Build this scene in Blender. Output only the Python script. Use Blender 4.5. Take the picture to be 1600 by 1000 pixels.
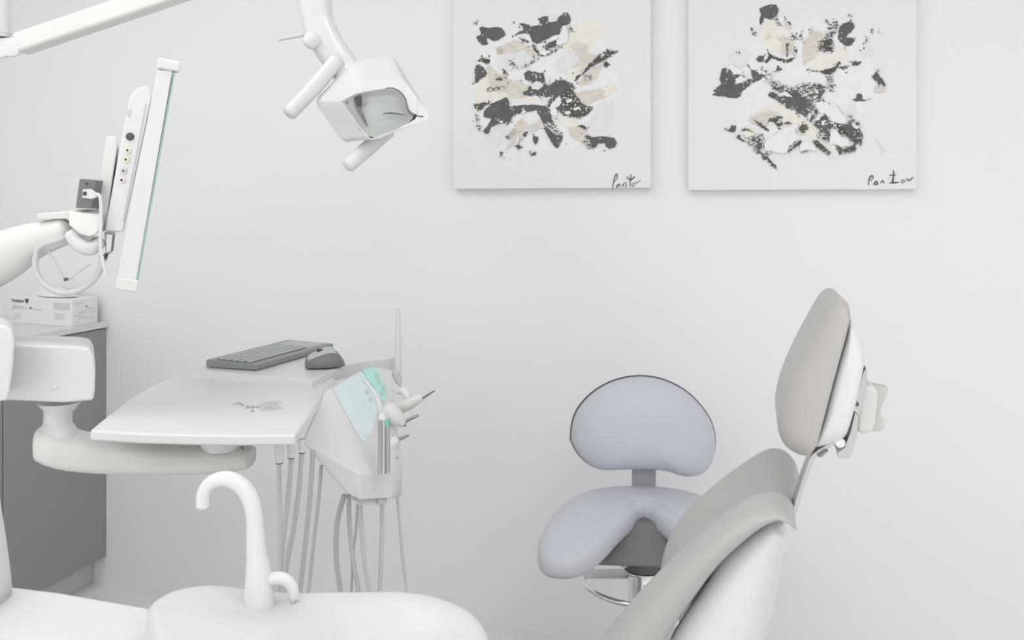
import bpy, bmesh, math, random
from mathutils import Vector, Matrix, noise
from mathutils.bvhtree import BVHTree
from mathutils.geometry import delaunay_2d_cdt

for o in list(bpy.data.objects):
    bpy.data.objects.remove(o, do_unlink=True)
S = bpy.context.scene
COL = S.collection
R_ = math.radians

# ---------------------------------------------------------------- camera
YAW = R_(14.9)
FPX = 1421.0
EYE = Vector((0, 0, 1.36))
RT = Vector((math.cos(YAW), math.sin(YAW), 0))
FW = Vector((-math.sin(YAW), math.cos(YAW), 0))
UP = Vector((0, 0, 1))
cd = bpy.data.cameras.new('camera')
cam = bpy.data.objects.new('camera', cd)
COL.objects.link(cam)
cam.location = EYE
cam.rotation_euler = (math.pi / 2, 0, YAW)
cd.sensor_width = 36
cd.lens = 36 * FPX / 1600
cd.shift_y = -175 / 1600
cd.clip_start = 0.05
S.camera = cam

# ---------------------------------------------------------------- world and lamps
w = bpy.data.worlds.new('world')
S.world = w
w.use_nodes = True
bg = w.node_tree.nodes['Background']
bg.inputs[0].default_value = (0.97, 0.985, 1.0, 1)
bg.inputs[1].default_value = 0.9
def area(name, loc, rot, sx, sy, power, color=(1, 1, 1)):
    l = bpy.data.lights.new(name, 'AREA')
    l.shape = 'RECTANGLE'
    l.size, l.size_y = sx, sy
    l.energy = power
    l.color = color
    o = bpy.data.objects.new(name, l)
    COL.objects.link(o)
    o.location = loc
    o.rotation_euler = rot
    return o
CEIL = 2.72
LIGHTS = [(0.7, 0.6), (-1.6, 1.2), (0.9, -0.6), (-1.4, -0.6), (0.9, -2.3), (-1.4, -2.3)]
for lx, ly in LIGHTS:
    area('ceiling_lamp', (lx, ly, CEIL - 0.035), (0, 0, 0), 1.2, 0.6, 8)
vs = S.view_settings
vs.view_transform = 'Standard'
vs.look = 'None'
vs.gamma = 1
vs.use_curve_mapping = False
vs.exposure = 0.3

# ---------------------------------------------------------------- point helpers
def P(px, py, v):
    return EYE + v * (FW + RT * ((px - 800) / FPX) + UP * ((325 - py) / FPX))
def ray(px, py):
    return FW + RT * ((px - 800) / FPX) + UP * ((325 - py) / FPX)
def PY(px, py, Y):
    d = ray(px, py)
    return EYE + d * (Y / d.y)
def PZ(px, py, z):
    d = ray(px, py)
    return EYE + d * ((z - EYE.z) / d.z)
def CV(u, v, z):
    q = RT * u + FW * v
    return Vector((q.x, q.y, z))

# ---------------------------------------------------------------- materials
def lin(c):
    c /= 255.0
    return c / 12.92 if c <= 0.04045 else ((c + 0.055) / 1.055) ** 2.4
def mat(name, rgb, rough=0.5, metal=0.0, var=0.03, scale=40.0, bump=0.0, coat=0.0, gain=0.87, spec=0.5):
    m = bpy.data.materials.new(name)
    m.use_nodes = True
    nt = m.node_tree
    b = nt.nodes['Principled BSDF']
    c = [min(0.9, lin(x) / gain) for x in rgb]
    tc = nt.nodes.new('ShaderNodeTexCoord')
    nz = nt.nodes.new('ShaderNodeTexNoise')
    nz.inputs['Scale'].default_value = scale
    nz.inputs['Detail'].default_value = 4
    nt.links.new(tc.outputs['Object'], nz.inputs['Vector'])
    rp = nt.nodes.new('ShaderNodeValToRGB')
    rp.color_ramp.elements[0].position = 0.3
    rp.color_ramp.elements[1].position = 0.7
    rp.color_ramp.elements[0].color = (c[0] * (1 - var), c[1] * (1 - var), c[2] * (1 - var), 1)
    rp.color_ramp.elements[1].color = (min(.92, c[0] * (1 + var)), min(.92, c[1] * (1 + var)), min(.92, c[2] * (1 + var)), 1)
    nt.links.new(nz.outputs['Fac'], rp.inputs['Fac'])
    nt.links.new(rp.outputs['Color'], b.inputs['Base Color'])
    b.inputs['Roughness'].default_value = rough
    b.inputs['Metallic'].default_value = metal
    b.inputs['Specular IOR Level'].default_value = spec
    b.inputs['Coat Weight'].default_value = coat
    b.inputs['Coat Roughness'].default_value = 0.05
    if bump:
        bp = nt.nodes.new('ShaderNodeBump')
        bp.inputs['Strength'].default_value = bump
        bp.inputs['Distance'].default_value = 0.002
        nt.links.new(nz.outputs['Fac'], bp.inputs['Height'])
        nt.links.new(bp.outputs['Normal'], b.inputs['Normal'])
    return m
def two_tone(name, rgb1, rgb2, scale=60, lo=0.42, hi=0.58, stretch=(1, 1, 1), rough=0.7):
    m = mat(name, rgb1, rough, scale=scale)
    nt = m.node_tree
    rp = [n for n in nt.nodes if n.type == 'VALTORGB'][0]
    nz = [n for n in nt.nodes if n.type == 'TEX_NOISE'][0]
    tc = [n for n in nt.nodes if n.type == 'TEX_COORD'][0]
    mp = nt.nodes.new('ShaderNodeMapping')
    mp.inputs['Scale'].default_value = stretch
    mp.inputs['Rotation'].default_value = (0, R_(35), 0)
    nt.links.new(tc.outputs['Object'], mp.inputs['Vector'])
    nt.links.new(mp.outputs['Vector'], nz.inputs['Vector'])
    g = 0.87
    for e, c, p in ((rp.color_ramp.elements[0], rgb1, lo), (rp.color_ramp.elements[1], rgb2, hi)):
        e.color = (*[min(.9, lin(x) / g) for x in c], 1)
        e.position = p
    return m
def glass(name, rgb, alpha=0.75, rough=0.03):
    m = bpy.data.materials.new(name)
    m.use_nodes = True
    nt = m.node_tree
    nt.nodes.remove(nt.nodes['Principled BSDF'])
    out = nt.nodes['Material Output']
    t = nt.nodes.new('ShaderNodeBsdfTransparent')
    t.inputs[0].default_value = (*[lin(x) for x in rgb], 1)
    g = nt.nodes.new('ShaderNodeBsdfGlossy')
    g.inputs['Roughness'].default_value = rough
    fr = nt.nodes.new('ShaderNodeFresnel')
    fr.inputs[0].default_value = 1.45
    mx = nt.nodes.new('ShaderNodeMixShader')
    nt.links.new(fr.outputs[0], mx.inputs[0])
    nt.links.new(t.outputs[0], mx.inputs[1])
    nt.links.new(g.outputs[0], mx.inputs[2])
    nt.links.new(mx.outputs[0], out.inputs[0])
    return m

M = {}
M['wall'] = mat('wall_paint', (231, 232, 233), 0.75, var=0.003, scale=3, bump=0.02, spec=0.3)
M['ceil'] = mat('ceiling_paint', (222, 222, 222), 0.9, var=0.006, spec=0.2)
M['floor'] = mat('floor_vinyl', (229, 229, 228), 0.35, var=0.02, scale=8)
M['white'] = mat('white_plastic', (212, 212, 211), 0.32, var=0.006)
M['gloss'] = mat('gloss_white_lacquer', (212, 212, 212), 0.16, var=0.004, coat=0.3)
M['warm'] = mat('ivory_plastic', (212, 212, 207), 0.4, var=0.008)
M['offwhite'] = mat('pale_grey_plastic', (214, 214, 212), 0.4, var=0.01)
M['lightgrey'] = mat('light_grey_plastic', (196, 197, 197), 0.45, var=0.01)
M['hose'] = mat('grey_hose_rubber', (180, 181, 181), 0.5, var=0.03, scale=300)
M['hose2'] = mat('pale_hose_rubber', (196, 198, 198), 0.5, var=0.03, scale=300)
M['cab'] = mat('grey_cabinet_laminate', (147, 147, 145), 0.5, var=0.012, scale=15)
M['counter'] = mat('white_worktop', (212, 212, 212), 0.35, var=0.006)
M['toe'] = mat('toe_kick_grey', (200, 200, 198), 0.6, var=0.02)
M['dark'] = mat('dark_plastic', (74, 74, 74), 0.5, var=0.05)
M['black'] = mat('black_rubber', (60, 60, 60), 0.6, var=0.05)
M['kb'] = mat('grey_keyboard_plastic', (134, 136, 138), 0.4, var=0.02)
M['key'] = mat('keycap_plastic', (176, 178, 179), 0.45, var=0.02)
M['kbslot'] = mat('keyboard_well', (56, 58, 60), 0.6, var=0.02)
M['mdark'] = mat('mouse_side_plastic', (114, 115, 117), 0.45, var=0.02)
M['mlight'] = mat('mouse_top_plastic', (176, 178, 180), 0.4, var=0.02)
M['chrome'] = mat('chrome', (215, 217, 217), 0.14, 1.0, var=0.01)
M['steel'] = mat('brushed_steel', (188, 187, 184), 0.3, 1.0, var=0.04, scale=120)
M['steeldark'] = mat('dark_steel', (150, 149, 146), 0.35, 1.0, var=0.04)  # steel of a darker tone than the brushed one
M['reflector'] = mat('lamp_reflector', (226, 226, 224), 0.35, 0.0, var=0.05, scale=18)
M['stool'] = mat('blue_grey_leatherette', (190, 192, 199), 0.5, var=0.012, scale=500, bump=0.06)
M['stoolpost'] = mat('stool_post_grey', (176, 177, 180), 0.5, var=0.02)
M['seam'] = mat('seam_thread', (208, 210, 216), 0.6)
M['trim'] = mat('dark_piping', (92, 92, 92), 0.5)
M['mech'] = mat('stool_mechanism_grey', (112, 113, 112), 0.5, var=0.03)
M['collar'] = mat('dark_collar', (98, 99, 101), 0.45)
M['uph'] = mat('warm_grey_leatherette', (173, 171, 168), 0.42, var=0.012, scale=600, bump=0.08)
M['uph2'] = mat('warm_grey_leatherette_headrest', (174, 170, 165), 0.42, var=0.012, scale=600, bump=0.08)
M['knob'] = mat('pale_knob_plastic', (206, 206, 201), 0.5)
M['knobdark'] = mat('grey_knob_plastic', (190, 190, 184), 0.5)
M['teal'] = mat('teal_membrane', (176, 222, 213), 0.5, var=0.05, scale=60)
M['blue'] = mat('pale_blue_display', (210, 221, 224), 0.35, var=0.03, scale=30)
M['teal_dark'] = mat('teal_clip', (116, 190, 172), 0.5)
M['glass_edge'] = mat('green_glass_edge', (142, 172, 168), 0.15, var=0.08, scale=10)
M['screen'] = mat('dark_screen_glass', (60, 66, 68), 0.1)
M['frost'] = mat('frosted_handle', (208, 209, 208), 0.35, var=0.01)
M['yel'] = mat('yellow_socket', (216, 216, 190), 0.5)
M['pink'] = mat('pink_socket', (224, 208, 208), 0.5)
M['card'] = mat('white_carton', (228, 228, 227), 0.6, var=0.01)
M['paper'] = mat('soft_glove_white', (232, 232, 231), 0.8, var=0.01)
M['ink1'] = mat('grey_print', (135, 135, 135), 0.7)
M['ink2'] = mat('faint_print', (202, 202, 202), 0.7)
M['ink3'] = mat('black_print', (80, 80, 80), 0.7)
M['canvas'] = mat('white_canvas', (224, 225, 225), 0.85, var=0.012, scale=260, bump=0.12, spec=0.2)
M['lamp'] = None
M['ceramic'] = mat('glazed_ceramic', (200, 200, 200), 0.38, var=0.004, spec=0.35)
M['clear'] = glass('clear_cover', (252, 253, 252))

# ---------------------------------------------------------------- object helpers
def tag(o, label=None, cat=None, group=None, kind=None):
    if label: o['label'] = label
    if cat: o['category'] = cat
    if group: o['group'] = group
    if kind: o['kind'] = kind
    return o
def thing(name, loc, label, cat, group=None):
    o = bpy.data.objects.new(name, None)
    o.empty_display_size = 0.05
    COL.objects.link(o)
    o.location = loc
    return tag(o, label, cat, group)
def worldloc(o):
    l = Vector(o.location)
    return l + worldloc(o.parent) if o.parent else l
def link(name, me, m, parent=None, smooth=35, sub=0, bevel=0.0, seg=3, solid=0.0, label=None):
    if isinstance(m, (list, tuple)):
        for k in m: me.materials.append(k)
    else:
        me.materials.append(m)
    o = bpy.data.objects.new(name, me)
    COL.objects.link(o)
    if len(me.vertices):
        vs_ = [v.co for v in me.vertices]
        c = Vector((sum(v.x for v in vs_), sum(v.y for v in vs_), min(v.z for v in vs_) * len(vs_))) / len(vs_)
        me.transform(Matrix.Translation(-c))
        o.location = c - (worldloc(parent) if parent else Vector())
    if parent: o.parent = parent
    if smooth:
        for p in me.polygons: p.use_smooth = True
        if smooth < 180 and not sub:
            me.set_sharp_from_angle(angle=R_(smooth))
    if solid:
        md = o.modifiers.new('solid', 'SOLIDIFY'); md.thickness = solid; md.offset = -1
    if bevel:
        md = o.modifiers.new('bevel', 'BEVEL'); md.width = bevel; md.segments = seg
        md.limit_method = 'ANGLE'; md.angle_limit = R_(30)
        for p in me.polygons: p.use_smooth = True
        me.set_sharp_from_angle(angle=R_(180))
        md.harden_normals = True
    if sub:
        md = o.modifiers.new('sub', 'SUBSURF'); md.levels = sub; md.render_levels = sub
    if label: o['label'] = label
    return o
def mesh(verts, faces):
    me = bpy.data.meshes.new('mesh')
    me.from_pydata([tuple(v) for v in verts], [], faces)
    me.update()
    bm = bmesh.new(); bm.from_mesh(me)
    bmesh.ops.recalc_face_normals(bm, faces=bm.faces)
    bm.to_mesh(me); bm.free()
    return me
def join(*parts):
    V, F = [], []
    for vs_, fs in parts:
        n = len(V)
        V += [Vector(v) for v in vs_]
        F += [tuple(i + n for i in f) for f in fs]
    return V, F
def loft(rings, cap=True, closed=True):
    n = len(rings[0]); V = []; F = []
    for r in rings: V += [Vector(p) for p in r]
    for i in range(len(rings) - 1):
        for j in range(n if closed else n - 1):
            k = (j + 1) % n
            F.append((i * n + j, i * n + k, (i + 1) * n + k, (i + 1) * n + j))
    if cap:
        F.append(tuple(range(n))[::-1])
        F.append(tuple((len(rings) - 1) * n + j for j in range(n)))
    return V, F
def catmull(pts, k=6):
    n = len(pts)
    out = []
    for i in range(n - 1):
        p0, p1, p2, p3 = pts[max(0, i - 1)], pts[i], pts[i + 1], pts[min(n - 1, i + 2)]
        for s in range(k):
            t = s / k
            out.append(tuple(0.5 * ((2 * b) + (c - a) * t + (2 * a - 5 * b + 4 * c - d) * t * t + (3 * b - a - 3 * c + d) * t ** 3)
                             for a, b, c, d in zip(p0, p1, p2, p3)))
    out.append(tuple(pts[-1]))
    return out
def tube(pts, rad, n=14, k=6, flat=1.0, round_ends=True):
    """swept round bar through pts; rad one number or one per point"""
    if not isinstance(rad, (list, tuple)): rad = [rad] * len(pts)
    q = catmull([(*p, r) for p, r in zip(pts, rad)], k) if k > 1 else [(*p, r) for p, r in zip(pts, rad)]
    pos = [Vector(x[:3]) for x in q]; rr = [x[3] for x in q]
    if round_ends:
        def endcap(p, d, r):
            return [(p + d * r * math.sin(a), r * math.cos(a)) for a in (R_(25), R_(50), R_(72), R_(86))]
        d0 = (pos[0] - pos[1]).normalized(); d1 = (pos[-1] - pos[-2]).normalized()
        s = endcap(pos[0], d0 * 0.6, rr[0])[::-1]; e = endcap(pos[-1], d1 * 0.6, rr[-1])
        pos = [a for a, _ in s] + pos + [a for a, _ in e]
        rr = [b for _, b in s] + rr + [b for _, b in e]
    rings = []
    prev = None
    for i, p in enumerate(pos):
        t = (pos[min(i + 1, len(pos) - 1)] - pos[max(i - 1, 0)]).normalized()
        if prev is None:
            a = t.orthogonal().normalized()
        else:
            a = (prev - t * prev.dot(t)).normalized()
        prev = a
        b = t.cross(a)
        rings.append([p + (a * math.cos(2 * math.pi * j / n) + b * flat * math.sin(2 * math.pi * j / n)) * rr[i] for j in range(n)])
    return loft(rings)
def box(x0, x1, y0, y1, z0, z1):
    V = [(x, y, z) for x in (x0, x1) for y in (y0, y1) for z in (z0, z1)]
    return V, [(0, 1, 3, 2), (4, 6, 7, 5), (0, 4, 5, 1), (2, 3, 7, 6), (0, 2, 6, 4), (1, 5, 7, 3)]
def obox(c, ax, ay, az, hx, hy, hz):
    ax, ay, az = ax.normalized() * hx, ay.normalized() * hy, az.normalized() * hz
    V = [Vector(c) + ax * a + ay * b + az * d for a in (-1, 1) for b in (-1, 1) for d in (-1, 1)]
    return V, [(0, 1, 3, 2), (4, 6, 7, 5), (0, 4, 5, 1), (2, 3, 7, 6), (0, 2, 6, 4), (1, 5, 7, 3)]
def prism(poly, ext):
    """poly: points, or a list of (point, extrusion)"""
    n = len(poly)
    V = [Vector(p) for p in poly] + [Vector(p) + ext for p in poly]
    F = [tuple(range(n)), tuple(range(2 * n - 1, n - 1, -1))]
    F += [(i, (i + 1) % n, n + (i + 1) % n, n + i) for i in range(n)]
    return V, F
def cyl(p, q, r0, r1=None, n=24):
    r1 = r0 if r1 is None else r1
    t = (Vector(q) - Vector(p)).normalized()
    a = t.orthogonal().normalized(); b = t.cross(a)
    ring = lambda c, r: [Vector(c) + (a * math.cos(2 * math.pi * j / n) + b * math.sin(2 * math.pi * j / n)) * r for j in range(n)]
    return loft([ring(p, r0), ring(q, r1)])
def hull(pts):
    bm = bmesh.new()
    for p in pts: bm.verts.new(p)
    r = bmesh.ops.convex_hull(bm, input=bm.verts)
    bmesh.ops.delete(bm, geom=[v for v in bm.verts if not v.link_faces], context='VERTS')
    bmesh.ops.dissolve_limit(bm, angle_limit=R_(4), verts=bm.verts, edges=bm.edges)
    bm.verts.ensure_lookup_table(); bm.verts.index_update()
    V = [v.co.copy() for v in bm.verts]
    F = [tuple(v.index for v in f.verts) for f in bm.faces]
    bm.free()
    return V, F
def text_mesh(txt, size, origin, ax, ay, depth=0.0004):
    cu = bpy.data.curves.new('t', 'FONT'); cu.body = txt; cu.size = size; cu.extrude = depth
    to = bpy.data.objects.new('t', cu); COL.objects.link(to)
    bpy.context.view_layer.update()
    me = bpy.data.meshes.new_from_object(to.evaluated_get(bpy.context.evaluated_depsgraph_get()))
    bpy.data.objects.remove(to); bpy.data.curves.remove(cu)
    ax, ay = ax.normalized(), ay.normalized(); az = ax.cross(ay)
    V = [Vector(origin) + ax * v.co.x + ay * v.co.y + az * v.co.z for v in me.vertices]
    F = [tuple(p.vertices) for p in me.polygons]
    bpy.data.meshes.remove(me)
    return V, F
def structure(name, vf, m, **k):
    return tag(link(name, mesh(*vf), m, **k), kind='structure')

# ================================================================ SETTING
WY = 2.80
structure('wall_back', box(-3.15, 2.3, WY, WY + 0.1, 0, CEIL), M['wall'], smooth=0)
structure('wall_left', box(-3.15, -3.0, 1.35, WY, 0, CEIL), M['wall'], smooth=0)
structure('wall_right', box(2.2, 2.3, 0.7, WY, 0, CEIL), M['wall'], smooth=0)  # out of view, added to even the light across the back wall
structure('floor', box(-3.15, 2.3, -3.6, WY + 0.1, -0.05, 0), M['floor'], smooth=0)
structure('ceiling', box(-3.15, 2.3, -3.6, WY + 0.1, CEIL, CEIL + 0.05), M['ceil'], smooth=0)

# ---------------------------------------------------------------- ceiling luminaires (above the frame)
def emis(name, c, s):
    m = bpy.data.materials.new(name); m.use_nodes = True
    b = m.node_tree.nodes['Principled BSDF']
    b.inputs['Emission Color'].default_value = (*c, 1); b.inputs['Emission Strength'].default_value = s
    return m

# ---------------------------------------------------------------- cabinet and worktop
cb = thing('base_cabinet', (-2.55, 2.0, 0), 'grey fronted base cabinet along the left under the white worktop', 'cabinet')
link('body', mesh(*box(-2.998, -2.282, 1.37, WY - .002, 0.10, 0.928)), M['offwhite'], cb, smooth=0)
link('toe_kick', mesh(*box(-2.998, -2.32, 1.37, WY - .002, 0.0, 0.10)), M['toe'], cb, smooth=0, label='pale grey recessed toe kick')
for y0, y1 in ((2.333, WY - .003), (1.862, 2.329), (1.391, 1.858)):
    link('door', mesh(*box(-2.282, -2.262, y0, y1, 0.102, 0.925)), M['cab'], cb, smooth=0, bevel=0.001, seg=2)
wt = link('worktop', mesh(*box(-2.998, -2.25, 1.36, WY - .001, 0.93, 0.951)), M['counter'], bevel=0.002, seg=2)
tag(wt, 'white continuous worktop on the grey cabinet, carrying the glove carton', 'worktop')

# glove carton
gA, gB, gC = PZ(113, 511, .951), PZ(8, 503, .951), PZ(155, 503, .951)
gx = (gB - gA); gy = (gC - gA); gx.z = gy.z = 0
glen = 0.315; gdep = 0.135; ghh = 0.092
gx.normalize(); gy.normalize()
gb = thing('glove_carton', gA + gx * .15 + gy * .06, 'white printed carton of disposable gloves at the end of the worktop', 'box')
Q = lambda a, b, c: gA + gx * a + gy * b + UP * c
link('carton', mesh(*prism([Q(0, 0, 0), Q(glen, 0, 0), Q(glen, gdep, 0), Q(0, gdep, 0)], UP * ghh)), M['card'], gb, bevel=0.0015, seg=2)
link('opening', mesh(*prism([Q(.05, .04, ghh), Q(.2, .04, ghh), Q(.2, .10, ghh), Q(.05, .10, ghh)], UP * .0006)), M['ink2'], gb, smooth=0)
random.seed(4)
gl = []
for i in range(7):
    ring = []
    t = i / 6
    for j in range(14):
        a = 2 * math.pi * j / 14
        rr = (1 - t ** 2 * .8) * (1 + .22 * noise.noise(Vector((math.cos(a) * 1.3, math.sin(a) * 1.3, t * 2))))
        ring.append(Q(.15 + .10 * rr * math.cos(a), .07 + .045 * rr * math.sin(a), ghh + .036 * t))
    gl.append(ring)
link('glove', mesh(*loft(gl)), M['paper'], gb, sub=1, label='white glove bunched up out of the top slot')
fn = gx.cross(UP); fn = fn if fn.dot(FW) < 0 else -fn
off = fn * .0012
tx = -gx
pr = lambda a, c: Q(a, 0, c) + off
link('brand_line', mesh(*text_mesh('Premium \u2665', .017, pr(glen - .012, .074), tx, UP)), M['ink3'], gb, smooth=0, label='small black print in the top corner')
link('product_line', mesh(*text_mesh('gloov', .026, pr(glen - .012, .05), tx, UP)), M['ink2'], gb, smooth=0, label='large pale grey lettering')
link('print_dot', mesh(*cyl(pr(glen - .11, .056), pr(glen - .11, .056) + fn * .0006, .004)), M['ink3'], gb, smooth=0)
bars = []
def pbar(a0, a1, c, h):
    bars.append(prism([pr(a0, c), pr(a1, c), pr(a1, c + h), pr(a0, c + h)], fn * .0004))
pbar(glen - .075, glen - .10, .053, .003); pbar(glen - .12, glen - .165, .05, .003)
for k in range(3): pbar(glen - .012, glen - .06 + .01 * k, .030 - k * .009, .002)
for k in range(3): pbar(.085, .03 + .008 * k, .040 - k * .008, .0025)
tag(link('small_print', mesh(*join(*bars)), M['ink2'], gb, smooth=0), kind='stuff')
link('grey_patch', mesh(*prism([pr(.015, .058), pr(.09, .058), pr(.09, .08), pr(.015, .08)], fn * .0004)), M['ink2'], gb, smooth=0, label='pale grey printed panel')
en = gx * -1
pe = lambda b, c: Q(0, b, c) + en * .0012
eb = [prism([pe(b0, c), pe(b1, c), pe(b1, c + .0022), pe(b0, c + .0022)], en * .0004) for b0, b1, c in
      ((.01, .055, .076), (.08, .12, .052), (.03, .07, .045), (.085, .125, .04), (.01, .05, .033), (.035, .075, .024), (.08, .115, .022), (.01, .04, .012))]
tag(link('end_print', mesh(*join(*eb)), M['ink2'], gb, smooth=0), kind='stuff')
link('end_dot', mesh(*cyl(pe(.073, .064), pe(.073, .064) + en * .0006, .003)), M['ink3'], gb, smooth=0)

# ================================================================ PAINTINGS
CY = WY - 0.036
def hexc(c): return c
PAINT = {
 'K': two_tone('charcoal_paint', (84, 84, 83), (96, 96, 95), 30, .35, .65),
 'O': two_tone('scraped_charcoal_paint', (78, 76, 70), (150, 142, 134), 55, .53, .76, (1, 1, 3.5)),
 'S': two_tone('dry_brushed_charcoal_paint', (86, 84, 80), (214, 211, 206), 75, .46, .56, (1, 1, 2.2)),
 'B': two_tone('beige_paint', (203, 195, 186), (217, 210, 201), 35, .35, .65, (1, 1, 3)),
 'P': two_tone('cream_paint', (228, 219, 208), (233, 227, 219), 30, .35, .65, (1, 1, 3)),
 'T': two_tone('taupe_paint', (176, 167, 158), (203, 195, 187), 50, .35, .65, (1, 1, 3)),
 'G': two_tone('pale_blue_grey_paint', (215, 216, 217), (224, 224, 224), 30, .35, .65),
 'W': two_tone('white_paint', (226, 226, 224), (232, 231, 228), 40, .35, .65),
}
PNAME = {'K': 'charcoal_paint', 'O': 'scraped_paint', 'S': 'dry_brush_paint', 'B': 'beige_paint', 'P': 'cream_paint', 'T': 'taupe_paint', 'G': 'blue_grey_paint', 'W': 'white_paint'}
def ragged(poly, amp, seed):
    """outline with a torn, brushed edge: four octaves of noise along it"""
    sm = []
    n = len(poly)
    for i in range(n):
        p1, p2 = poly[i], poly[(i + 1) % n]
        k = max(2, min(24, int(math.hypot(p2[0] - p1[0], p2[1] - p1[1]) / 0.8)))
        sm += [(p1[0] + (p2[0] - p1[0]) * t / k, p1[1] + (p2[1] - p1[1]) * t / k) for t in range(k)]
    out = []
    for x, y in sm:
        d = [0, 0]
        for f, g in ((.12, 1.3), (.32, 1.1), (.8, .9), (1.7, .6)):
            for q in (0, 1):
                d[q] += g * noise.noise(Vector((x * f + 40 * q, y * f, seed)))
        out.append((x + d[0] * amp * 1.15, y + d[1] * amp * 1.15))
    return out
def painting(name, pxl, pxr, pyb, blobs, sig, label, tilt=0.0):
    a = PY(pxl, pyb, CY); b = PY(pxr, pyb, CY)
    W = b.x - a.x
    root = thing(name, Vector(((a.x + b.x) / 2, WY, a.z)), label, 'painting', 'abstract paintings on the back wall')
    link('canvas', mesh(*box(a.x, b.x, CY, WY - .0005, a.z, a.z + W)), M['canvas'], root, bevel=0.003, seg=2)
    specks = {}
    def addpoly(bm, pts, yy):
        w3 = [PY(px, py, CY) for px, py in pts]
        vv, _, ff, _, _, _ = delaunay_2d_cdt([Vector((q.x, q.z)) for q in w3], [], [list(range(len(w3)))], 1, 1e-7)
        vb = [bm.verts.new((q.x, yy, q.y)) for q in vv]
        for f in ff:
            bm.faces.new([vb[i] for i in f])
    def blob(x, y, r, el, ang):
        m = random.randint(6, 8); pts = []
        for k in range(m):
            q = 2 * math.pi * k / m
            u_, v_ = r * el * random.uniform(.6, 1.4) * math.cos(q), r * random.uniform(.6, 1.3) * math.sin(q)
            pts.append((x + u_ * math.cos(ang) - v_ * math.sin(ang), y + u_ * math.sin(ang) + v_ * math.cos(ang)))
        return pts
    for i, (key, poly, amp, spk) in enumerate(blobs):
        rg = ragged(poly, amp, i * 3.7 + len(name))
        y = CY - 0.0004 - 0.00006 * i
        bm = bmesh.new()
        addpoly(bm, rg, y)
        me = bpy.data.meshes.new('paint'); bm.to_mesh(me); bm.free()
        link('paint_stroke', me, PAINT[key], root, smooth=0)
        random.seed(i * 17 + 3)
        cx_, cy_ = sum(x for x, _ in poly) / len(poly), sum(y_ for _, y_ in poly) / len(poly)
        for q in range(int(spk * 1.3)):
            x, yy = random.choice(rg)
            bs = specks.setdefault(key, bmesh.new())
            addpoly(bs, blob(x + random.gauss(0, 2.6), yy + random.gauss(0, 2.6), random.uniform(.3, 1.15), random.uniform(1, 2.2), random.uniform(0, 3.1)), y - 0.00002)
        if key in 'KOS':
            bs = specks.setdefault('W', bmesh.new())
            for q in range(int(spk * 1.2)):
                x, yy = random.choice(rg)
                t = random.uniform(.02, .5) ** 1.3
                addpoly(bs, blob(x + (cx_ - x) * t, yy + (cy_ - yy) * t, random.uniform(.25, .95), random.uniform(1, 3), R_(-30) + random.gauss(0, .5)), CY - 0.0004 - 0.00006 * (i + .6))
    for key, bs in specks.items():
        me = bpy.data.meshes.new('specks'); bs.to_mesh(me); bs.free()
        tag(link('paint_specks', me, PAINT[key], root, smooth=0), kind='stuff')
    for pts in sig:
        q = [PY(x, y_, CY) + Vector((0, -.0012, 0)) for x, y_, _ in pts]
        link('signature_stroke', mesh(*tube(q, [r * .0016 for _, _, r in pts], n=6, k=4)), M['ink3'], root)
    return root
def tr(ox, oy, s, pts): return [(ox + x * s, oy + y * s) for x, y in pts]
A1 = lambda *p: tr(730, 10, .13, p)
A2 = lambda *p: tr(850, 10, .13, p)
A3 = lambda *p: tr(730, 130, .13, p)
A4 = lambda *p: tr(850, 130, .17, p)
A0 = lambda *p: tr(690, 0, .32, p)
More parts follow.
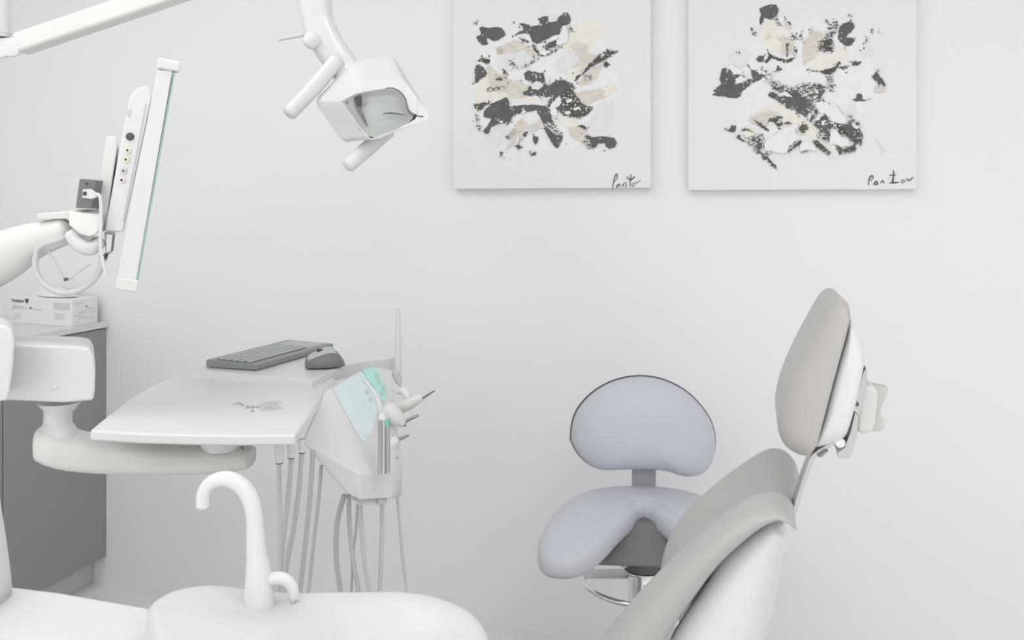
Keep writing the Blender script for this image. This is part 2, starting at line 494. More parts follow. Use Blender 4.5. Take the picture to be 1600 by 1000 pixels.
left_blobs = [
 ('W', A0((180,240),(330,180),(480,120),(640,90),(780,100),(810,250),(880,440),(820,560),(700,600),(700,700),(560,740),(400,740),(300,730),(240,690),(160,560),(160,380)), 2.0, 20),
 ('G', A0((270,280),(340,250),(440,250),(480,290),(420,340),(330,360),(270,330)), 1.2, 4),
 ('G', A0((600,250),(680,240),(720,300),(640,360),(560,360),(540,310)), 1.2, 4),
 ('G', A0((740,520),(830,480),(850,560),(800,640),(720,640)), 1.2, 0),
 ('G', A0((210,680),(260,600),(330,600),(340,680),(280,720),(220,715)), 1.5, 0),
 ('P', A0((560,210),(600,130),(640,120),(720,100),(790,120),(800,160),(760,190),(740,240),(690,260),(620,250),(560,240)), 1.6, 8),
 ('P', A0((170,420),(215,370),(300,400),(330,440),(320,470),(230,490),(160,510)), 1.4, 8),
 ('B', A1((330,500),(400,485),(470,440),(560,400),(640,420),(700,470),(760,460),(800,520),(840,590),(800,620),(740,590),(680,520),(560,560),(440,570),(380,590)), 1.0, 10),
 ('T', A1((340,510),(400,490),(430,520),(420,570),(380,590),(350,560)), .8, 2),
 ('B', A1((230,700),(300,740),(400,830),(470,850),(560,900),(640,880),(690,950),(700,1050),(600,1090),(480,1060),(300,1010),(260,930),(240,830)), 1.0, 14),
 ('P', A1((140,960),(170,880),(220,860),(260,920),(260,990),(200,1010)), 1.0, 3),
 ('B', A0((390,400),(450,430),(430,470),(380,480),(320,480),(330,440)), 1.0, 6),
 ('T', A3((240,90),(330,50),(480,20),(470,50),(380,80),(280,110)), .8, 4),
 ('B', A2((290,480),(420,440),(520,460),(540,560),(660,590),(540,720),(440,830),(300,860),(260,800),(380,700),(420,620),(380,540)), 1.0, 10),
 ('P', A2((250,800),(330,740),(440,720),(420,820),(330,870)), .8, 3),
 ('B', A2((480,840),(600,730),(740,650),(700,740),(640,850),(520,940),(400,960),(420,900)), 1.0, 8),
 ('T', A2((480,850),(560,810),(580,860),(510,890)), .8, 8),
 ('B', A4((280,90),(420,60),(600,50),(620,80),(560,130),(420,190),(350,200),(300,140)), 1.0, 8),
 ('P', A4((560,50),(600,0),(640,30),(700,40),(690,70),(620,90),(570,130)), 1.2, 5),
 ('B', A4((220,410),(320,410),(400,450),(440,580),(400,590),(330,540),(240,480)), 1.0, 10),
 ('P', A4((110,300),(200,310),(340,370),(320,400),(220,410),(170,380)), 1.0, 5),
 ('B', A3((590,500),(650,420),(720,480),(680,560),(600,640),(560,720),(500,800),(470,800),(520,700),(580,620)), 1.0, 8),
 ('T', A3((490,620),(570,530),(590,600),(540,660),(500,660)), .8, 4),
 ('B', A3((700,530),(800,480),(890,420),(900,480),(850,560),(780,590)), .8, 4),
 # charcoal strokes
 ('K', A1((145,265),(175,245),(250,262),(350,248),(410,255),(450,300),(462,345),(420,375),(370,410),(310,412),(240,385),(240,410),(255,455),(185,470),(140,430),(105,365),(165,340),(160,300)), .5, 3),
 ('O', A1((80,205),(100,180),(130,195),(115,218)), .6, 4),
 ('K', A1((550,180),(575,175),(570,195)), .4, 1),
 ('K', A1((615,210),(680,205),(740,225),(770,245),(870,220),(880,185),(845,150),(925,122),(980,125),(965,180),(1000,195),(1080,180),(1110,120),(1155,100),(1155,75),(1210,80),(1245,150),(1240,210),(1180,235),(1140,300),(1100,340),(1040,350),(980,385),(900,420),(850,455),(790,430),(770,380),(750,340),(690,320),(560,360),(600,325),(680,280),(665,240)), .6, 16),
 ('K', A1((960,440),(1060,400),(1100,410),(1060,500),(1000,530),(900,495)), .6, 12),
 ('S', A2((290,240),(330,230),(350,290),(310,310)), .8, 8),
 ('O', A1((620,375),(690,395),(750,430),(720,440),(650,405)), .6, 4),
 ('O', A1((780,450),(840,510),(880,560),(870,590),(830,555),(790,500)), .6, 6),
 ('S', A1((860,590),(930,570),(1050,500),(1160,440),(1150,460),(1060,540),(950,600)), .8, 20),
 ('S', A1((490,640),(560,660),(600,730),(560,720),(520,700)), 1.0, 12),
 ('S', A1((640,730),(740,680),(860,600),(850,630),(760,700),(680,740)), 1.0, 20),
 ('O', A1((150,625),(210,615),(275,640),(260,690),(200,670),(140,655)), .6, 5),
 ('K', A1((110,710),(150,695),(200,735),(240,810),(220,850),(160,870),(130,915),(95,930),(100,860),(90,780)), .6, 6),
 ('O', A1((430,775),(460,765),(490,810),(470,840),(430,820)), .7, 6),
 ('O', A1((380,850),(405,840),(420,890),(390,900),(340,885)), .6, 4),
 ('S', A1((230,1000),(290,960),(400,975),(490,940),(480,975),(380,1000),(300,1020),(240,1030)), .7, 6),
 ('K', A1((690,810),(740,770),(830,790),(920,805),(930,850),(945,940),(1000,960),(1090,890),(1140,930),(1170,960),(1110,1000),(1050,1060),(960,1090),(870,1070),(770,1080),(680,1060),(670,1020),(730,1010),(760,960),(800,920),(700,880)), .8, 24),
 ('K', A2((0,1000),(140,900),(220,890),(350,930),(370,990),(290,1090),(210,1180),(120,1200),(40,1150),(100,1100)), .8, 20),
 ('K', A3((200,340),(300,240),(380,210),(470,170),(500,210),(510,270),(600,270),(720,255),(860,265),(960,275),(1000,240),(1010,330),(1010,420),(1070,560),(1150,650),(1120,720),(1090,780),(1060,780),(1000,690),(950,590),(920,490),(870,390),(830,320),(720,350),(640,360),(560,380),(530,440),(490,500),(440,480),(380,490),(290,530),(260,590),(240,610),(195,580),(230,530),(290,440),(270,420),(200,410)), .6, 40),
 ('O', A3((70,260),(180,240),(280,215),(270,250),(200,280),(150,330),(110,320)), .9, 8),
 ('S', A3((95,370),(140,385),(130,450),(160,520),(150,575),(115,520),(110,430)), 1.0, 12),
 ('O', A4((190,70),(260,40),(290,100),(340,180),(450,235),(410,280),(330,325),(250,310),(180,290),(120,240),(170,190)), .8, 24),
 ('O', A2((360,900),(400,840),(460,810),(540,700),(650,590),(760,560),(750,520),(890,545),(800,590),(750,640),(620,700),(540,760),(440,840),(390,900)), .6, 12),
 ('S', A2((655,580),(690,570),(740,530),(760,560),(700,610)), .8, 6),
 ('O', A2((720,680),(750,655),(778,690),(760,735),(725,735)), .5, 2),
 ('S', A2((480,850),(560,815),(560,860),(520,890)), .8, 10),
 ('S', A4((0,380),(60,350),(110,400),(180,470),(120,480),(60,430)), 1.0, 12),
 ('O', A4((300,398),(350,388),(390,405),(385,425),(340,412)), .6, 3),
 ('K', A4((370,490),(410,480),(440,495),(540,490),(640,500),(668,545),(650,590),(600,605),(570,580),(565,545),(500,555),(480,590),(440,600),(420,540)), .5, 3),
 ('S', A4((370,500),(420,520),(440,600),(400,600),(390,540)), 1.0, 16),
 ('K', A3((395,820),(440,830),(420,870),(400,890)), .6, 4),
 ('K', A3((670,600),(700,578),(738,585),(720,625),(690,650),(670,630)), .5, 2),
 ('K', A3((790,590),(810,640),(862,650),(850,700),(820,740),(800,710)), .5, 3),
 ('O', A3((600,740),(640,745),(670,775),(610,795)), .5, 4),
 ('K', A3((740,810),(770,845),(830,825),(820,870),(770,870)), .5, 3),
 ('O', A3((470,640),(510,650),(495,675)), .5, 5),
 ('S', A3((640,650),(670,660),(640,720),(620,710)), .8, 6),
 # light scratches laid over
 ('W', A3((510,275),(640,210),(740,165),(850,160),(900,215),(960,265),(930,275),(800,255),(640,265)), .8, 10),
 ('P', A3((640,215),(740,170),(850,165),(890,210),(800,215),(700,235)), .6, 2),
 ('G', A1((770,950),(830,900),(890,905),(915,960),(860,1010),(790,990)), .8, 3),
 ('W', A2((0,470),(100,370),(190,340),(180,385),(60,440),(10,480)), .8, 4),
 ('W', A1((630,340),(710,330),(770,380),(770,440),(730,400),(660,370)), .7, 3),
 ('W', A1((870,530),(930,530),(1000,560),(930,590),(880,570)), .7, 3),
 ('W', A2((145,450),(190,350),(230,240),(270,230),(290,300),(300,420),(200,470)), .8, 5),
 ('G', A2((20,870),(70,850),(75,920),(40,945)), .6, 2),
 ('W', A4((60,200),(150,110),(160,180),(110,230),(130,290),(90,340),(60,280)), .9, 12),
 ('W', A4((200,160),(260,140),(265,160),(220,185)), .6, 5),
 ('W', A4((270,240),(320,215),(335,230),(290,255)), .6, 5),
 ('W', A4((190,270),(240,255),(255,275),(215,295)), .6, 5),
 ('W', A3((650,350),(700,325),(715,345),(670,370)), .6, 3),
 ('W', A3((400,450),(430,455),(425,480),(390,470)), .5, 3),
]
sigL = [[(957,297,.4),(958,288,.8),(961,275,.9),(964,272,.9),(964,278,.8),(960,284,.5)],
        [(966,288,.6),(963,291,.7),(965,293,.6),(968,287,.7),(969,292,.5)],
        [(974,287,.6),(972,292,.7),(977,285,.6),(979,290,.7),(976,293,.4)],
        [(984,292,.5),(985,282,.9),(986,272,.7)], [(979,276,.8),(985,281,1.3),(992,276,.9)],
        [(989,286,.6),(987,290,.6),(990,291,.6),(992,286,.5),(996,285,.6),(1001,281,.3)]]
painting('abstract_painting', 707, 1017, 295.5, left_blobs, sigL, 'left of two abstract canvases, behind the lamp, dark hooked stroke above its signature')

D1 = lambda *p: tr(1105, 0, .14, p)
D2 = lambda *p: tr(1250, 0, .14, p)
D3 = lambda *p: tr(1105, 130, .15, p)
D4 = lambda *p: tr(1250, 130, .17, p)
D0 = lambda *p: tr(1060, 0, .32, p)
right_blobs = [
 ('W', D0((240,300),(330,250),(380,180),(420,90),(560,90),(600,150),(700,70),(820,100),(880,220),(950,300),(990,420),(900,520),(900,620),(900,700),(760,770),(560,700),(430,760),(300,700),(280,560),(320,480)), 2.2, 20),
 ('G', D0((240,280),(300,230),(360,260),(340,330),(280,330)), 1.2, 3),
 ('G', D0((870,240),(930,200),(960,270),(900,290)), 1.2, 3),
 ('G', D0((760,520),(860,500),(880,560),(800,580)), 1.2, 3),
 ('P', D1((600,280),(640,210),(730,240),(770,310),(860,310),(950,400),(980,520),(950,620),(860,640),(740,600),(620,500),(590,380)), 1.0, 6),
 ('B', D1((760,420),(860,400),(960,440),(980,560),(890,640),(800,580),(840,480)), 1.0, 5),
 ('B', D1((640,400),(700,380),(730,420),(660,450)), .8, 0),
 ('B', D1((850,230),(900,210),(950,300),(930,350),(870,300)), .8, 4),
 ('B', D2((40,460),(130,360),(220,340),(270,400),(210,500),(210,590),(150,660),(40,740),(20,620)), 1.0, 5),
 ('P', D2((80,680),(200,640),(330,600),(440,560),(520,560),(520,640),(430,680),(380,740),(250,790),(120,770)), 1.0, 6),
 ('P', D2((380,560),(450,520),(540,570),(530,640),(440,660)), .9, 4),
 ('P', D3((420,390),(480,320),(620,240),(760,210),(880,270),(1000,360),(1060,440),(980,460),(880,400),(760,360),(640,360),(600,450),(500,430)), 1.2, 10),
 ('B', D3((420,380),(540,310),(660,280),(760,300),(660,360),(620,460),(640,520),(540,450),(460,420)), 1.0, 8),
 ('P', D3((360,480),(450,440),(540,520),(420,560),(350,520)), 1.0, 5),
 ('B', D3((920,500),(970,430),(1040,420),(1060,500),(980,560)), .8, 6),
 ('P', D4((0,290),(80,360),(160,420),(250,540),(270,600),(200,560),(120,520),(60,460),(0,400)), 1.0, 8),
 ('P', D4((270,580),(320,560),(360,680),(320,690)), .9, 8),
 ('B', D4((670,60),(700,20),(780,40),(790,70),(760,88),(680,80)), .6, 2),
 # charcoal
 ('K', D1((580,100),(640,70),(700,48),(770,55),(800,110),(780,170),(730,225),(680,215),(630,200),(610,280),(585,270),(585,210),(605,160)), .6, 4),
 ('S', D1((740,220),(790,190),(800,250),(850,300),(780,290)), 1.0, 10),
 ('O', D1((860,200),(900,215),(935,270),(920,280),(880,230)), .6, 3),
 ('K', D1((485,310),(510,305),(515,345),(490,345)), .5, 2),
 ('K', D1((500,370),(540,370),(555,400),(510,395)), .6, 4),
 ('K', D1((875,485),(918,480),(900,545),(897,640),(887,640),(885,550)), .5, 2),
 ('O', D1((680,575),(720,610),(800,650),(880,665),(960,640),(985,650),(900,700),(820,690),(720,650),(650,710),(640,680),(690,640)), .7, 10),
 ('K', D1((550,660),(575,630),(635,625),(630,695),(570,695)), .6, 3),
 ('S', D1((910,380),(960,360),(1000,440),(960,460),(930,420)), .9, 8),
 ('S', D1((1020,390),(1060,345),(1060,400),(1070,450),(1030,450)), .9, 6),
 ('S', D1((960,520),(1000,540),(1000,600),(970,620)), .9, 8),
 ('K', D1((780,730),(840,770),(800,800),(770,795)), .5, 3),
 ('S', D1((600,740),(630,730),(620,790),(690,780),(680,795),(600,790)), .7, 5),
 ('O', D1((310,590),(335,570),(335,595)), .6, 2),
 ('K', D1((165,760),(210,755),(220,790),(260,780),(280,830),(340,835),(440,850),(360,870),(310,880),(310,940),(420,920),(470,880),(500,850),(480,780),(560,800),(650,840),(600,880),(540,910),(470,950),(430,990),(370,1040),(370,1070),(320,1100),(60,1060),(90,1000),(160,930),(140,900),(150,840)), .7, 26),
 ('O', D1((440,710),(470,730),(480,770),(460,750)), .6, 3),
 ('S', D1((640,840),(700,825),(750,835),(700,845)), .7, 5),
 ('K', D2((440,300),(480,270),(545,240),(600,260),(605,310),(560,370),(530,400),(520,430),(580,415),(608,450),(580,505),(520,515),(470,490),(420,430),(430,370)), .6, 6),
 ('S', D2((330,260),(400,230),(440,260),(420,350),(370,400),(360,560),(300,590),(220,580),(215,490),(280,410),(310,330)), .9, 36),
 ('O', D2((225,480),(290,410),(350,430),(370,480),(360,580),(290,570),(220,560)), .8, 20),
 ('K', D2((530,180),(555,155),(565,175),(540,198)), .5, 2),
 ('K', D2((785,340),(815,320),(810,375),(790,375)), .5, 4),
 ('K', D2((870,360),(890,370),(880,378)), .4, 2),
 ('K', D2((720,450),(750,435),(745,480),(730,480)), .6, 4),
 ('O', D2((700,530),(718,530),(710,555)), .4, 2),
 ('S', D2((105,330),(150,330),(140,365),(120,350)), .8, 6),
 ('S', D2((270,210),(300,210),(285,245)), .8, 5),
 ('O', D2((60,770),(140,790),(230,790),(330,765),(390,740),(430,680),(455,690),(420,760),(390,800),(340,830),(270,830),(220,800),(130,800)), .7, 10),
 ('K', D2((430,760),(490,730),(535,740),(530,765),(480,770)), .6, 4),
 ('K', D2((520,682),(600,690),(690,690),(650,730),(585,735),(590,700)), .5, 3),
 ('K', D2((795,860),(850,800),(920,880),(955,940),(940,970),(900,920),(880,965),(860,920)), .5, 3),
 ('S', D2((830,770),(870,770),(880,800),(850,795)), .6, 5),
 ('S', D2((290,850),(340,860),(380,920),(370,1000),(330,1010),(320,950)), .9, 20),
 ('K', D4((480,150),(515,140),(520,105),(540,92),(570,110),(575,150),(630,150),(580,168),(510,165)), .5, 2),
 ('K', D3((630,130),(660,80),(760,140),(860,140),(750,60),(820,40),(880,70),(980,90),(1060,50),(1120,0),(1180,10),(1230,40),(1200,120),(1150,200),(1100,240),(1060,320),(1030,350),(980,330),(920,290),(860,260),(790,220),(700,170)), 1.1, 60),
 ('W', D3((740,70),(800,85),(880,130),(890,150),(820,140),(760,110)), .9, 0),
 ('W', D3((890,10),(960,40),(1000,70),(1010,90),(940,80),(880,40)), .9, 0),
 ('S', D3((960,60),(1060,30),(1160,60),(1140,160),(1060,180),(980,140)), 1.2, 10),
 ('S', D3((1080,200),(1180,160),(1260,230),(1230,300),(1120,290)), 1.2, 30),
 ('O', D3((640,-10),(720,40),(800,90),(760,100),(690,60)), .8, 10),
 ('S', D3((600,-60),(700,-20),(800,20),(900,60),(860,90),(760,50),(660,10)), 1.0, 24),
 ('S', D3((880,40),(1000,20),(1080,-20),(1060,40),(960,80)), 1.0, 20),
 ('O', D3((480,370),(540,410),(620,460),(650,500),(590,480),(520,430)), .7, 6),
 ('O', D3((630,420),(650,370),(720,340),(790,350),(780,370),(740,370),(730,410),(800,420),(860,400),(850,425),(760,440),(740,480),(720,430),(660,400)), .8, 12),
 ('K', D3((380,460),(430,480),(480,510),(430,500),(350,490)), .6, 4),
 ('K', D3((195,490),(240,470),(260,435),(300,440),(295,500),(260,512),(220,500)), .5, 1),
 ('K', D3((305,550),(340,535),(360,580),(400,610),(370,612),(320,580)), .5, 2),
 ('S', D3((430,560),(520,550),(575,530),(580,620),(570,700),(520,740),(490,700),(480,640),(430,660),(420,600)), .9, 24),
 ('K', D3((500,600),(550,570),(575,620),(560,720),(520,720),(500,650)), .8, 10),
 ('K', D3((560,720),(610,740),(650,790),(720,870),(725,905),(680,870),(620,800),(580,800)), .7, 8),
 ('S', D3((620,720),(660,690),(670,730),(630,750)), .8, 5),
 ('O', D3((820,720),(880,660),(960,600),(985,590),(980,630),(900,680),(850,720)), .8, 8),
 ('O', D3((950,470),(990,430),(1040,430),(1050,480),(1000,520)), .8, 6),
 ('K', D4((80,350),(140,250),(165,245),(110,360)), .5, 4),
 ('K', D4((120,380),(180,310),(230,290),(290,370),(310,400),(260,430),(290,480),(260,535),(220,500),(180,430)), .7, 16),
 ('O', D4((330,370),(400,370),(470,350),(540,410),(575,470),(560,570),(500,550),(460,520),(440,490),(380,480),(340,430)), .7, 20),
 ('K', D4((400,380),(470,360),(530,430),(520,500),(460,480),(420,440)), .7, 8),
 ('S', D4((440,290),(500,330),(570,400),(560,415),(490,370),(450,330)), .9, 14),
 ('O', D4((330,570),(400,600),(450,590),(500,560),(520,610),(440,630),(360,660),(340,610)), .8, 14),
 ('O', D4((110,525),(160,530),(220,580),(280,640),(265,668),(200,620),(150,580)), .7, 4),
 ('S', D4((150,430),(230,500),(250,550),(190,510)), .9, 10),
 ('O', D4((0,635),(60,622),(105,618),(60,630),(10,640)), .4, 2),
 ('G', D4((680,500),(700,500),(790,620),(740,650),(730,640),(770,615)), .5, 0),
 # light over
 ('W', D4((280,440),(330,430),(380,500),(450,520),(450,580),(380,580),(330,560),(270,560)), .9, 10),
 ('W', D3((600,620),(700,540),(800,470),(920,440),(920,530),(960,560),(860,650),(800,740),(700,720),(600,690)), .8, 6),
 ('W', D4((0,560),(60,520),(110,560),(160,620),(60,615),(0,620)), .8, 3),
 ('W', D1((310,880),(390,855),(440,890),(380,930),(330,930)), .8, 3),
 ('W', D1((450,850),(500,850),(500,880),(460,880)), .6, 4),
 ('W', D1((210,740),(300,730),(390,800),(390,830),(300,830),(260,780)), .8, 4),
 ('W', D2((730,0),(731,1),(730,1)), .1, 0),
 ('W', D4((140,180),(200,160),(340,220),(420,330),(420,370),(330,370),(250,300),(180,270)), 1.2, 26),
 ('G', D4((130,340),(190,270),(215,285),(170,340)), .6, 4),
 ('W', D4((470,370),(500,385),(545,410),(520,425),(485,400)), .6, 3),
 ('W', D4((195,350),(225,345),(225,385),(200,385)), .5, 4),
]
sigR = [[(1357,289,.7),(1358,280,1.0),(1361,275,1.2),(1364,276,.9),(1361,283,.5)],
        [(1365,288,1.0),(1369,283,1.1),(1371,288,1.1),(1366,288,.8)],
        [(1376,286,.7),(1379,282,.9),(1381,286,.8)],
        [(1396,266,.8),(1396,275,1.1),(1395,285,1.6),(1401,285,.8)], [(1390,274,.9),(1400,273,.7)], [(1390,286,.9),(1404,285,.9)],
        [(1409,286,.5),(1408,283,.6),(1411,281,.6),(1413,284,.6),(1410,286,.4)], [(1413,284,.4),(1416,282,.4)], [(1416,279,.7),(1421,282,1.1),(1426,277,.8)]]
painting('abstract_painting', 1075, 1433, 297.5, right_blobs, sigR, 'right of two abstract canvases, on the wall above the dental chair headrest')

# ================================================================ SADDLE STOOL
sc = CV(.33, 2.27, 0)
st = thing('saddle_stool', sc, 'blue-grey saddle stool with split seat behind the dental chair', 'stool')
SX = (RT - FW * .10).normalized(); SY = (-FW - RT * .10).normalized()
def SP(x, y, z): return Vector((sc.x, sc.y, 0)) + SX * x + SY * y + UP * z
# seat: swept horseshoe pad
half = [(0.0, -.088, .588, .078, .042), (.045, -.076, .588, .083, .043), (.085, -.046, .588, .090, .044), (.120, .010, .588, .096, .045),
        (.150, .070, .578, .093, .045), (.174, .130, .564, .085, .043), (.190, .180, .551, .068, .038), (.198, .208, .544, .046, .028), (.202, .222, .539, .018, .012)]
path = [(-x, y, z, a, b) for x, y, z, a, b in half[:0:-1]] + half
path = catmull(path, 5)
rings = []
for i, (x, y, z, a, b) in enumerate(path):
    p0 = path[max(0, i - 1)]; p1 = path[min(len(path) - 1, i + 1)]
    t = Vector((p1[0] - p0[0], p1[1] - p0[1], 0)).normalized()
    nrm = Vector((t.y, -t.x, 0))
    ring = []
    for j in range(28):
        q = 2 * math.pi * j / 28
        cx, cz = math.cos(q), math.sin(q)
        ex = 0.72
        ox = a * math.copysign(abs(cx) ** ex, cx); oz = b * math.copysign(abs(cz) ** ex, cz)
        w = nrm * ox
        ring.append(SP(x + w.x, y + w.y, z + oz - .12 * max(0, (abs(x + w.x) - .15))))
    rings.append(ring)
seat = link('seat', mesh(*loft(rings)), M['stool'], st, smooth=180)
N = len(rings)
# backrest
bv = 2.40
bo = [(893,690),(896,662),(908,637),(933,613),(965,597),(1002,591),(1040,597),(1075,615),(1100,640),(1115,665),(1120,695),(1114,721),(1100,738),(1080,743),(1062,741),(1040,734),(1006,731),(968,732),(938,733),(917,723),(902,708)]
bo = [P(x, y, bv) for x, y in catmull(bo + [bo[0]], 3)[:-1]]
bc = sum(bo, Vector()) / len(bo)
def bscale(k, d, ring=bo):
    # the pad curves gently back at the sides
    return [bc + (p - bc) * k - FW * (d - .35 * ((p - bc).dot(RT) * k) ** 2 - .12 * (p - bc).z * k) for p in ring]
br = [bscale(.93, -.028), bscale(.985, -.022), bscale(1.0, -.006), bscale(.985, .008), bscale(.94, .020), bscale(.82, .034), bscale(.62, .046), bscale(.4, .053), bscale(.18, .056)]
link('backrest', mesh(*loft(br)), M['stool'], st, smooth=180)
pp = bscale(1.004, -.013); pp = pp + [pp[0]]
link('backrest_piping', mesh(*tube(pp, .0026, n=8, k=1, round_ends=False)), M['trim'], st, smooth=180, label='dark piping round the backrest edge')
pa, pb = P(1006, 720, bv + .035), P(1006, 775, bv + .02)
link('post', mesh(*obox((pa + pb) / 2 - UP * .03, RT, FW, UP, .0315, .006, .08)), M['stoolpost'], st, bevel=0.002, seg=2, label='flat grey backrest post')
link('post_bracket', mesh(*obox(SP(0, -.10, .535), RT, FW, UP, .0315, .07, .005)), M['stoolpost'], st, bevel=0.002, seg=2)
# mechanism below the seat
mpts = [SP(x, y, z) for x, y, z in ((-.13, .10, .512), (.13, .10, .512), (-.13, -.10, .512), (.13, -.10, .512), (-.04, .03, .585), (.04, .03, .585), (-.05, -.10, .585), (.05, -.10, .585), (-.125, .10, .502), (.125, .10, .502), (-.125, -.10, .502), (.125, -.10, .502))]
link('seat_plate', mesh(*hull(mpts)), M['mech'], st, bevel=0.004, seg=2, label='dark grey wedge plate under the seat')
link('collar', mesh(*cyl(SP(0, .0, .462), SP(0, .0, .502), .050)), M['collar'], st, bevel=0.003, seg=2)
link('collar_ring', mesh(*cyl(SP(0, .0, .456), SP(0, .0, .462), .052)), M['chrome'], st, bevel=0.002, seg=2)
link('column', mesh(*cyl(SP(0, .0, .12), SP(0, .0, .457), .040)), M['chrome'], st)
rc = SP(0, 0, .432)
lev = [rc + SX * (.152 * math.cos(2 * math.pi * j / 40)) + SY * (.152 * math.sin(2 * math.pi * j / 40)) for j in range(41)]
link('lever_ring', mesh(*tube(lev, .0065, n=10, k=1, round_ends=False)), M['chrome'], st, smooth=180, label='chrome ring lever around the column')
for a in (90, 200, 340):
    d = SX * math.cos(R_(a)) + SY * math.sin(R_(a))
    link('ring_spoke', mesh(*tube([rc + d * .04, rc + d * .15], .004, n=8, k=1)), M['chrome'], st)
link('spoke_plate', mesh(*prism([SP(-.15, -.03, .437), SP(-.04, -.03, .444), SP(-.04, .03, .444), SP(-.148, .02, .437)], UP * .003)), M['steel'], st, label='flat steel lever plate')
link('tension_knob', mesh(*tube([SP(-.066, .04, .494), SP(-.050, .06, .494)], .011, n=12, k=1)), M['lightgrey'], st)
for k in range(5):
    a = R_(20 + 72 * k)
    d = SX * math.cos(a) + SY * math.sin(a)
    lg = link('base_leg', mesh(*tube([SP(0, 0, .11) + d * .02, SP(0, 0, .10) + d * .15, SP(0, 0, .075) + d * .27], [.024, .02, .014], n=10)), M['chrome'], st)
    sd = d.cross(UP)
    link('caster', mesh(*cyl(SP(0, 0, .03) + d * .27 - sd * .016, SP(0, 0, .03) + d * .27 + sd * .016, .03, n=18)), M['dark'], lg)
link('column_base', mesh(*cyl(SP(0, 0, .08), SP(0, 0, .13), .05, .042)), M['chrome'], st)
# top seams: where the pad's top turns to its inner side, one per lobe
def on_pad(i, j):
    c = SP(path[i][0], path[i][1], path[i][2]); p = Vector(rings[i][j])
    return p + (p - c).normalized() * .0008
mid_ = N // 2
left_seam = [on_pad(2, j) for j in range(1, 10)] + [on_pad(i, 10) for i in range(4, mid_ + 1)]
right_seam = [on_pad(N - 3, j) for j in range(1, 10)] + [on_pad(i, 10) for i in range(N - 5, mid_ - 1, -1)]
for pts in (left_seam, right_seam):
    link('seat_seam', mesh(*tube(pts, .0013, n=6, k=2)), M['seam'], st, smooth=180)

# ================================================================ DENTAL CHAIR
YN, YF = 1.48, 1.87
dc = thing('dental_chair', Vector((-.35, 1.68, 0)), 'reclined dental chair in warm grey upholstery with glossy white shell', 'dental chair')
# back cushion (dished), far outline and near outline
far = [(1036,925),(1030,892),(1034,858),(1046,826),(1068,794),(1110,753),(1160,716),(1200,693),(1228,698),(1246,722),(1251,760)]
near = [(1000,975),(1012,950),(1030,926),(1052,900),(1085,868),(1120,840),(1155,812),(1185,799),(1208,797),(1224,800),(1233,806)]
def resample(pts, n):
    q = catmull(pts, 8)
    L = [0]
    for a, b in zip(q, q[1:]): L.append(L[-1] + math.dist(a, b))
    out = []; k = 0
    for i in range(n):
        t = L[-1] * i / (n - 1)
        while k < len(L) - 2 and L[k + 1] < t: k += 1
        f = (t - L[k]) / max(1e-9, L[k + 1] - L[k])
        out.append(tuple(a + (b - a) * f for a, b in zip(q[k], q[k + 1])))
    return out
NS, NT = 22, 12
fc = [PY(x, y, YF) for x, y in resample(far, NS)]
nc = [PY(x, y, YN + .02) for x, y in resample(near, NS)]
V, F = [], []
for i in range(NS):
    for j in range(NT):
        t = j / (NT - 1)
        p = nc[i].lerp(fc[i], t)
        s = i / (NS - 1)
        env = math.sin(math.pi * min(1, max(0, s * 1.02))) ** .6 if 0 < s < 1 else 0
        p = p + Vector((.7, 0, -.7)) * (.040 * env * math.sin(math.pi * t) ** .8)
        V.append(p)
for i in range(NS - 1):
    for j in range(NT - 1):
        F.append((i * NT + j, i * NT + j + 1, (i + 1) * NT + j + 1, (i + 1) * NT + j))
me = bpy.data.meshes.new('m'); me.from_pydata([tuple(v) for v in V], [], F); me.update()
if sum((p.normal.x for p in me.polygons)) > 0: me.flip_normals()
o = link('back_cushion', me, M['uph'], dc, smooth=180, solid=.036, sub=2)
# near side bolster
bA = [(1242,806),(1228,790),(1204,782),(1165,789),(1110,826),(1040,889),(985,946),(938,1002),(880,1075)]
bB = [(1243,818),(1232,809),(1214,806),(1180,828),(1130,873),(1090,926),(1062,965),(1040,1002),(1005,1075)]
bA = resample(bA, 26); bB = resample(bB, 26)
rings = []
for k, ((ax_, ay_), (bx_, by_)) in enumerate(zip(bA, bB)):
    a = PY(ax_, ay_, YN); b = PY(bx_, by_, YN)
    n_ = (a - b); T = n_.length; n_.normalize()
    c = (a + b) / 2
    wy = .062
    ring = []
    for j in range(20):
        q = 2 * math.pi * j / 20
        cx, cz = math.cos(q), math.sin(q)
        ring.append(c + n_ * (T / 2 * cx) + Vector((0, wy * cz + .012, 0)))
    rings.append(ring)
def endring(r, k):
    c = sum(r, Vector()) / len(r)
    return [c + (p - c) * k for p in r]
rings = [endring(rings[0], .5)] + rings
link('side_bolster', mesh(*loft(rings)), M['uph'], dc, smooth=180, label='rolled near edge of the backrest upholstery')
# shell
inner = resample([(1240,815),(1216,806),(1180,827),(1130,872),(1090,925),(1060,966),(1036,1006),(1000,1075)], 24)
outer = resample([(1241,819),(1232,850),(1221,885),(1210,925),(1200,960),(1190,1000),(1176,1045),(1160,1085)], 24)
rings = []
for (ax_, ay_), (bx_, by_) in list(zip(inner, outer))[2:]:
    a = PY(ax_, ay_, YN); b = PY(bx_, by_, YN)
    d = b - a; L = d.length
    m_ = min(1, L / .12)
    ring = []
    for f, yy, push in ((0, .10, .05), (-.03, .04, .012), (.06, .012, 0), (.22, -.012, 0), (.5, -.016, 0), (.8, -.004, 0), (.97, .03, 0), (1.0, .09, .02), (1.0, .19, .035), (1.0, .28, .02), (.95, .35, 0), (.5, .38, 0), (.05, .37, .01), (0, .32, .05), (0, .2, .07)):
        ring.append(a + d * f + Vector((.7 * push * m_, yy, -.7 * push * m_)))
    rings.append(ring)
